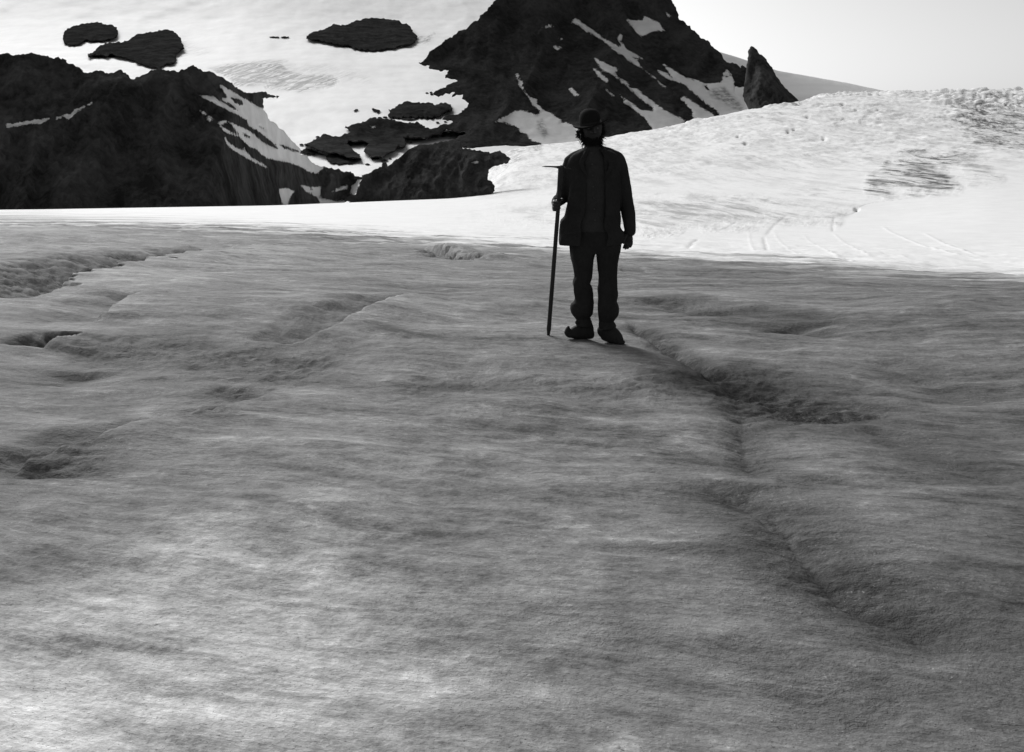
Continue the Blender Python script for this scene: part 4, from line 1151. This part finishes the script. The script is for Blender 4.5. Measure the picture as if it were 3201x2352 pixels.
def ax(lst):
    o = []
    for x, yt, yb, dy, w in lst:
        c, h = spt(x, yt, yb, dy); o.append((c, w, h))
    return o
# picture-left shoe, toe to the left and curled up
s1_ = shoe(ax([(1165, 400, 560, .06, .016), (1145, 315, 655, .055, .034), (1080, 300, 668, .05, .040), (980, 300, 665, .035, .042), (870, 330, 658, .02, .044), (770, 352, 650, .005, .046), (700, 395, 635, -.005, .040), (640, 440, 612, -.012, .030)]) +
           [(q9(600, 480, -.014), .027, .030), (q9(597, 430, -.016), .024, .0215), (q9(603, 385, -.018), .018, .0135), (q9(617, 350, -.018), .010, .007)], 1)
s1_.tube([q9(905, 260, .025), q9(960, 240, .03), q9(1060, 300, .04)], [.04, .042, .030], 20)
sh1 = s1_.build('shoe', M_HIDE, man, .004, 2)
# picture-right shoe, toe to the right and towards the camera
s2_ = shoe(ax([(1322, 520, 610, .05, .018), (1330, 430, 645, .035, .034), (1380, 330, 662, .01, .042), (1470, 325, 690, -.03, .045), (1560, 350, 712, -.06, .046), (1640, 430, 730, -.085, .044), (1700, 530, 738, -.10, .038), (1745, 590, 728, -.11, .028), (1780, 595, 690, -.115, .017), (1788, 590, 640, -.115, .008)]), 2)
s2_.tube([q9(1400, 300, -.03), q9(1470, 280, -.04), q9(1560, 340, -.05)], [.036, .040, .034], 20)
sh2 = s2_.build('shoe', M_HIDE, man, .004, 2)

# --- hat: round felt crown, wide brim, worn a little tilted
Hh = MB()
def hat_ring(cx, cy, cz, rx, ry, tilt, n=64, wav=0.0):
    a = np.linspace(0, 2 * np.pi, n, endpoint=False)
    lx = rx * np.cos(a); ly = ry * np.sin(a); lz = wav * np.cos(2 * a + .5)
    return np.stack([cx + lx * math.cos(tilt) , cy + ly, cz + lx * math.sin(tilt) + lz], 1)
hx = lambda x, y: q5(x, y)
tl = .17
cen = q5(845, 282, -.010); top = q5(832, 56, -.006)
R = []
prof = [(0.0, 1.0), (.12, .995), (.30, .985), (.50, .955), (.66, .89), (.78, .79), (.88, .63), (.95, .44), (.99, .22), (1.0, .02)]
for k, (h_, r_) in enumerate(prof):
    c = cen + (top - cen) * h_
    R.append(hat_ring(c[0], c[1] + .0, c[2] + .006 * h_, .081 * r_ + .003, .110 * r_ + .002, tl * (1 - h_ * .8)))
base = R[0]
br = []
for rr, up, in ((1.0, -.006), (1.12, -.008), (1.3, -.006), (1.5, -.004), (1.74, .004), (1.76, .012), (1.5, .009), (1.3, .005), (1.12, .004), (1.0, .008)):
    br.append(hat_ring(cen[0] + .006 * (rr - 1), cen[1] - .004, cen[2] + up, .083 * (1 + (rr - 1) * .86), .112 * (1 + (rr - 1) * .72), tl * 1.05, wav=.022 * (rr - 1)))
Hh.rings(br, cap=False)
Hh.rings(R)
hat = Hh.build('hat', M_FELT, man)
Hb = MB()
Hb.rings([hat_ring(cen[0] + (top - cen)[0] * h_, cen[1], cen[2] + (top - cen)[2] * h_, .0858, .1135, tl) for h_ in (.02, .05, .14, .17)], cap=False)
Hb.build('hat_band', M_WOOL, man)

# --- hair and beard: bushy curls at both sides under the brim
Hr = MB()
rh = random.Random(5)
def tuft(c, out, L, r_, curl):
    P = [np.array(c, float)]; d = np.array(out, float); d /= np.linalg.norm(d)
    ax_ = np.array([rh.uniform(-1, 1), rh.uniform(-1, 1), rh.uniform(-1, 1)])
    for k in range(7):
        P.append(P[-1] + d * L / 7)
        d = d + np.cross(ax_, d) * curl * .35 + np.array([0, 0, -.10]); d /= np.linalg.norm(d)
    Hr.tube(P, list(np.linspace(r_, r_ * .25, 8)), 6, 12)
for k in range(460):
    side = rh.choice((-1, 1)); t_ = rh.random()
    yb = rh.uniform(-.035, .095)
    z = rh.uniform(-.105, .045)
    w = hw * (1 - .18 * max(0, -z / .12))
    c = HC + np.array([side * w * math.sqrt(max(.05, 1 - (yb / .12) ** 2)) * .98, yb, z])
    L = rh.uniform(.022, .050) * (1.15 if side < 0 else 1.0)
    tuft(c, (side * rh.uniform(.4, 1.0), rh.uniform(-.4, .3), rh.uniform(-1.1, .1)), L, rh.uniform(.0022, .0042), rh.uniform(.6, 2.2))
for k in range(260):      # the beard
    a = rh.uniform(-1.25, 1.25); z = rh.uniform(-.112, -.060)
    c = HC + np.array([math.sin(a) * .060, -math.cos(a) * .080, z])
    if abs(math.sin(a)) < .35 and z > -.072: continue
    tuft(c, (math.sin(a) * .5, -math.cos(a) * .5, -1.0), rh.uniform(.018, .038), rh.uniform(.002, .0034), rh.uniform(.5, 1.6))
for k in range(120):      # the big curl at picture left
    c = q5(rh.uniform(672, 720), rh.uniform(345, 440), rh.uniform(-.02, .04))
    tuft(c, (-1, rh.uniform(-.5, .5), rh.uniform(-.9, .6)), rh.uniform(.014, .030), rh.uniform(.002, .0036), rh.uniform(1.0, 2.6))
Hr.build('hair', M_HAIR, man)

# ------------------------------------------------------------------ the ice axe
axe = bpy.data.objects.new('ice_axe', None)
axe.location = POLE_B.tolist(); link(axe)
tag(axe, 'long wooden ice axe with iron pick, held upright with its spike on the ice', 'ice axe')
A_ = MB()
e1 = np.array([1., 0, 0]) - pd * pd[0]; e1 /= np.linalg.norm(e1); e2 = np.cross(pd, e1)
def oval(c, rx, ry, n=28):
    a = np.linspace(0, 2 * np.pi, n, endpoint=False); return c + rx * np.cos(a)[:, None] * e1 + ry * np.sin(a)[:, None] * e2
LP = np.linalg.norm(POLE_T - POLE_B)
hs = np.linspace(.085, LP - .02, 40)
A_.rings([oval(POLE_B + pd * h_, .0172 - .0012 * h_ + .0003 * math.sin(h_ * 23), .0145 - .001 * h_) for h_ in hs])
A_.build('shaft', M_WOOD, axe)
Fe = MB()
Fe.rings([oval(POLE_B + pd * h_, r_, r_ * .9) for h_, r_ in ((0, .0095), (.004, .0118), (.04, .0150), (.048, .0172), (.052, .0182), (.10, .0186), (.104, .0175))])
Fe.build('spike', M_IRON, axe)
Hd = MB()
def flatbar(pts, hts, ths):
    """bar through points; height along z, thickness along y"""
    P = np.array(pts); L = np.concatenate([[0], np.cumsum(np.linalg.norm(np.diff(P, axis=0), axis=1))]); t = np.linspace(0, L[-1], 40)
    C = np.stack([smooth_interp(t, L, P[:, k]) for k in range(3)], 1); h_ = smooth_interp(t, L, hts); w_ = smooth_interp(t, L, ths)
    R = []
    for c, a, b in zip(C, h_, w_):
        R.append(c + np.array([[0, -b, -a * .6], [0, -b * .6, -a], [0, b * .6, -a], [0, b, -a * .6], [0, b, a * .6], [0, b * .6, a], [0, -b * .6, a], [0, -b, a * .6]]))
    Hd.rings(R)
py0 = POLE_T[1] - YM
flatbar([q5(181, 829, py0), q5(230, 826, py0), q5(300, 828, py0), q5(360, 832, py0), q5(420, 840, py0), q5(470, 846, py0)], [.0016, .0042, .0052, .0068, .0130, .0135], [.0018, .0055, .007, .009, .013, .014])
Hd.rings([oval(POLE_B + pd * (LP + h_), rx, ry) for h_, rx, ry in ((.014, .012, .012), (.006, .022, .016), (-.02, .0235, .018), (-.04, .0225, .0185), (-.10, .0215, .0185), (-.17, .0200, .0175), (-.172, .0175, .0165))])
hd = Hd.build('pick', M_IRON, axe)
Ad = MB()
R = []
for x, dyy, a, b in ((470, 0, .0120, .014), (500, 0, .0090, .022), (540, 0, .0045, .032), (575, 0, .0014, .038)):
    c = q5(x, 848 + (x - 470) * .12, py0)
    R.append(c + np.array([[0, -b, -a], [0, b, -a], [0, b, a], [0, -b, a]]))
Ad.rings(R); Ad.build('adze', M_IRON, axe)
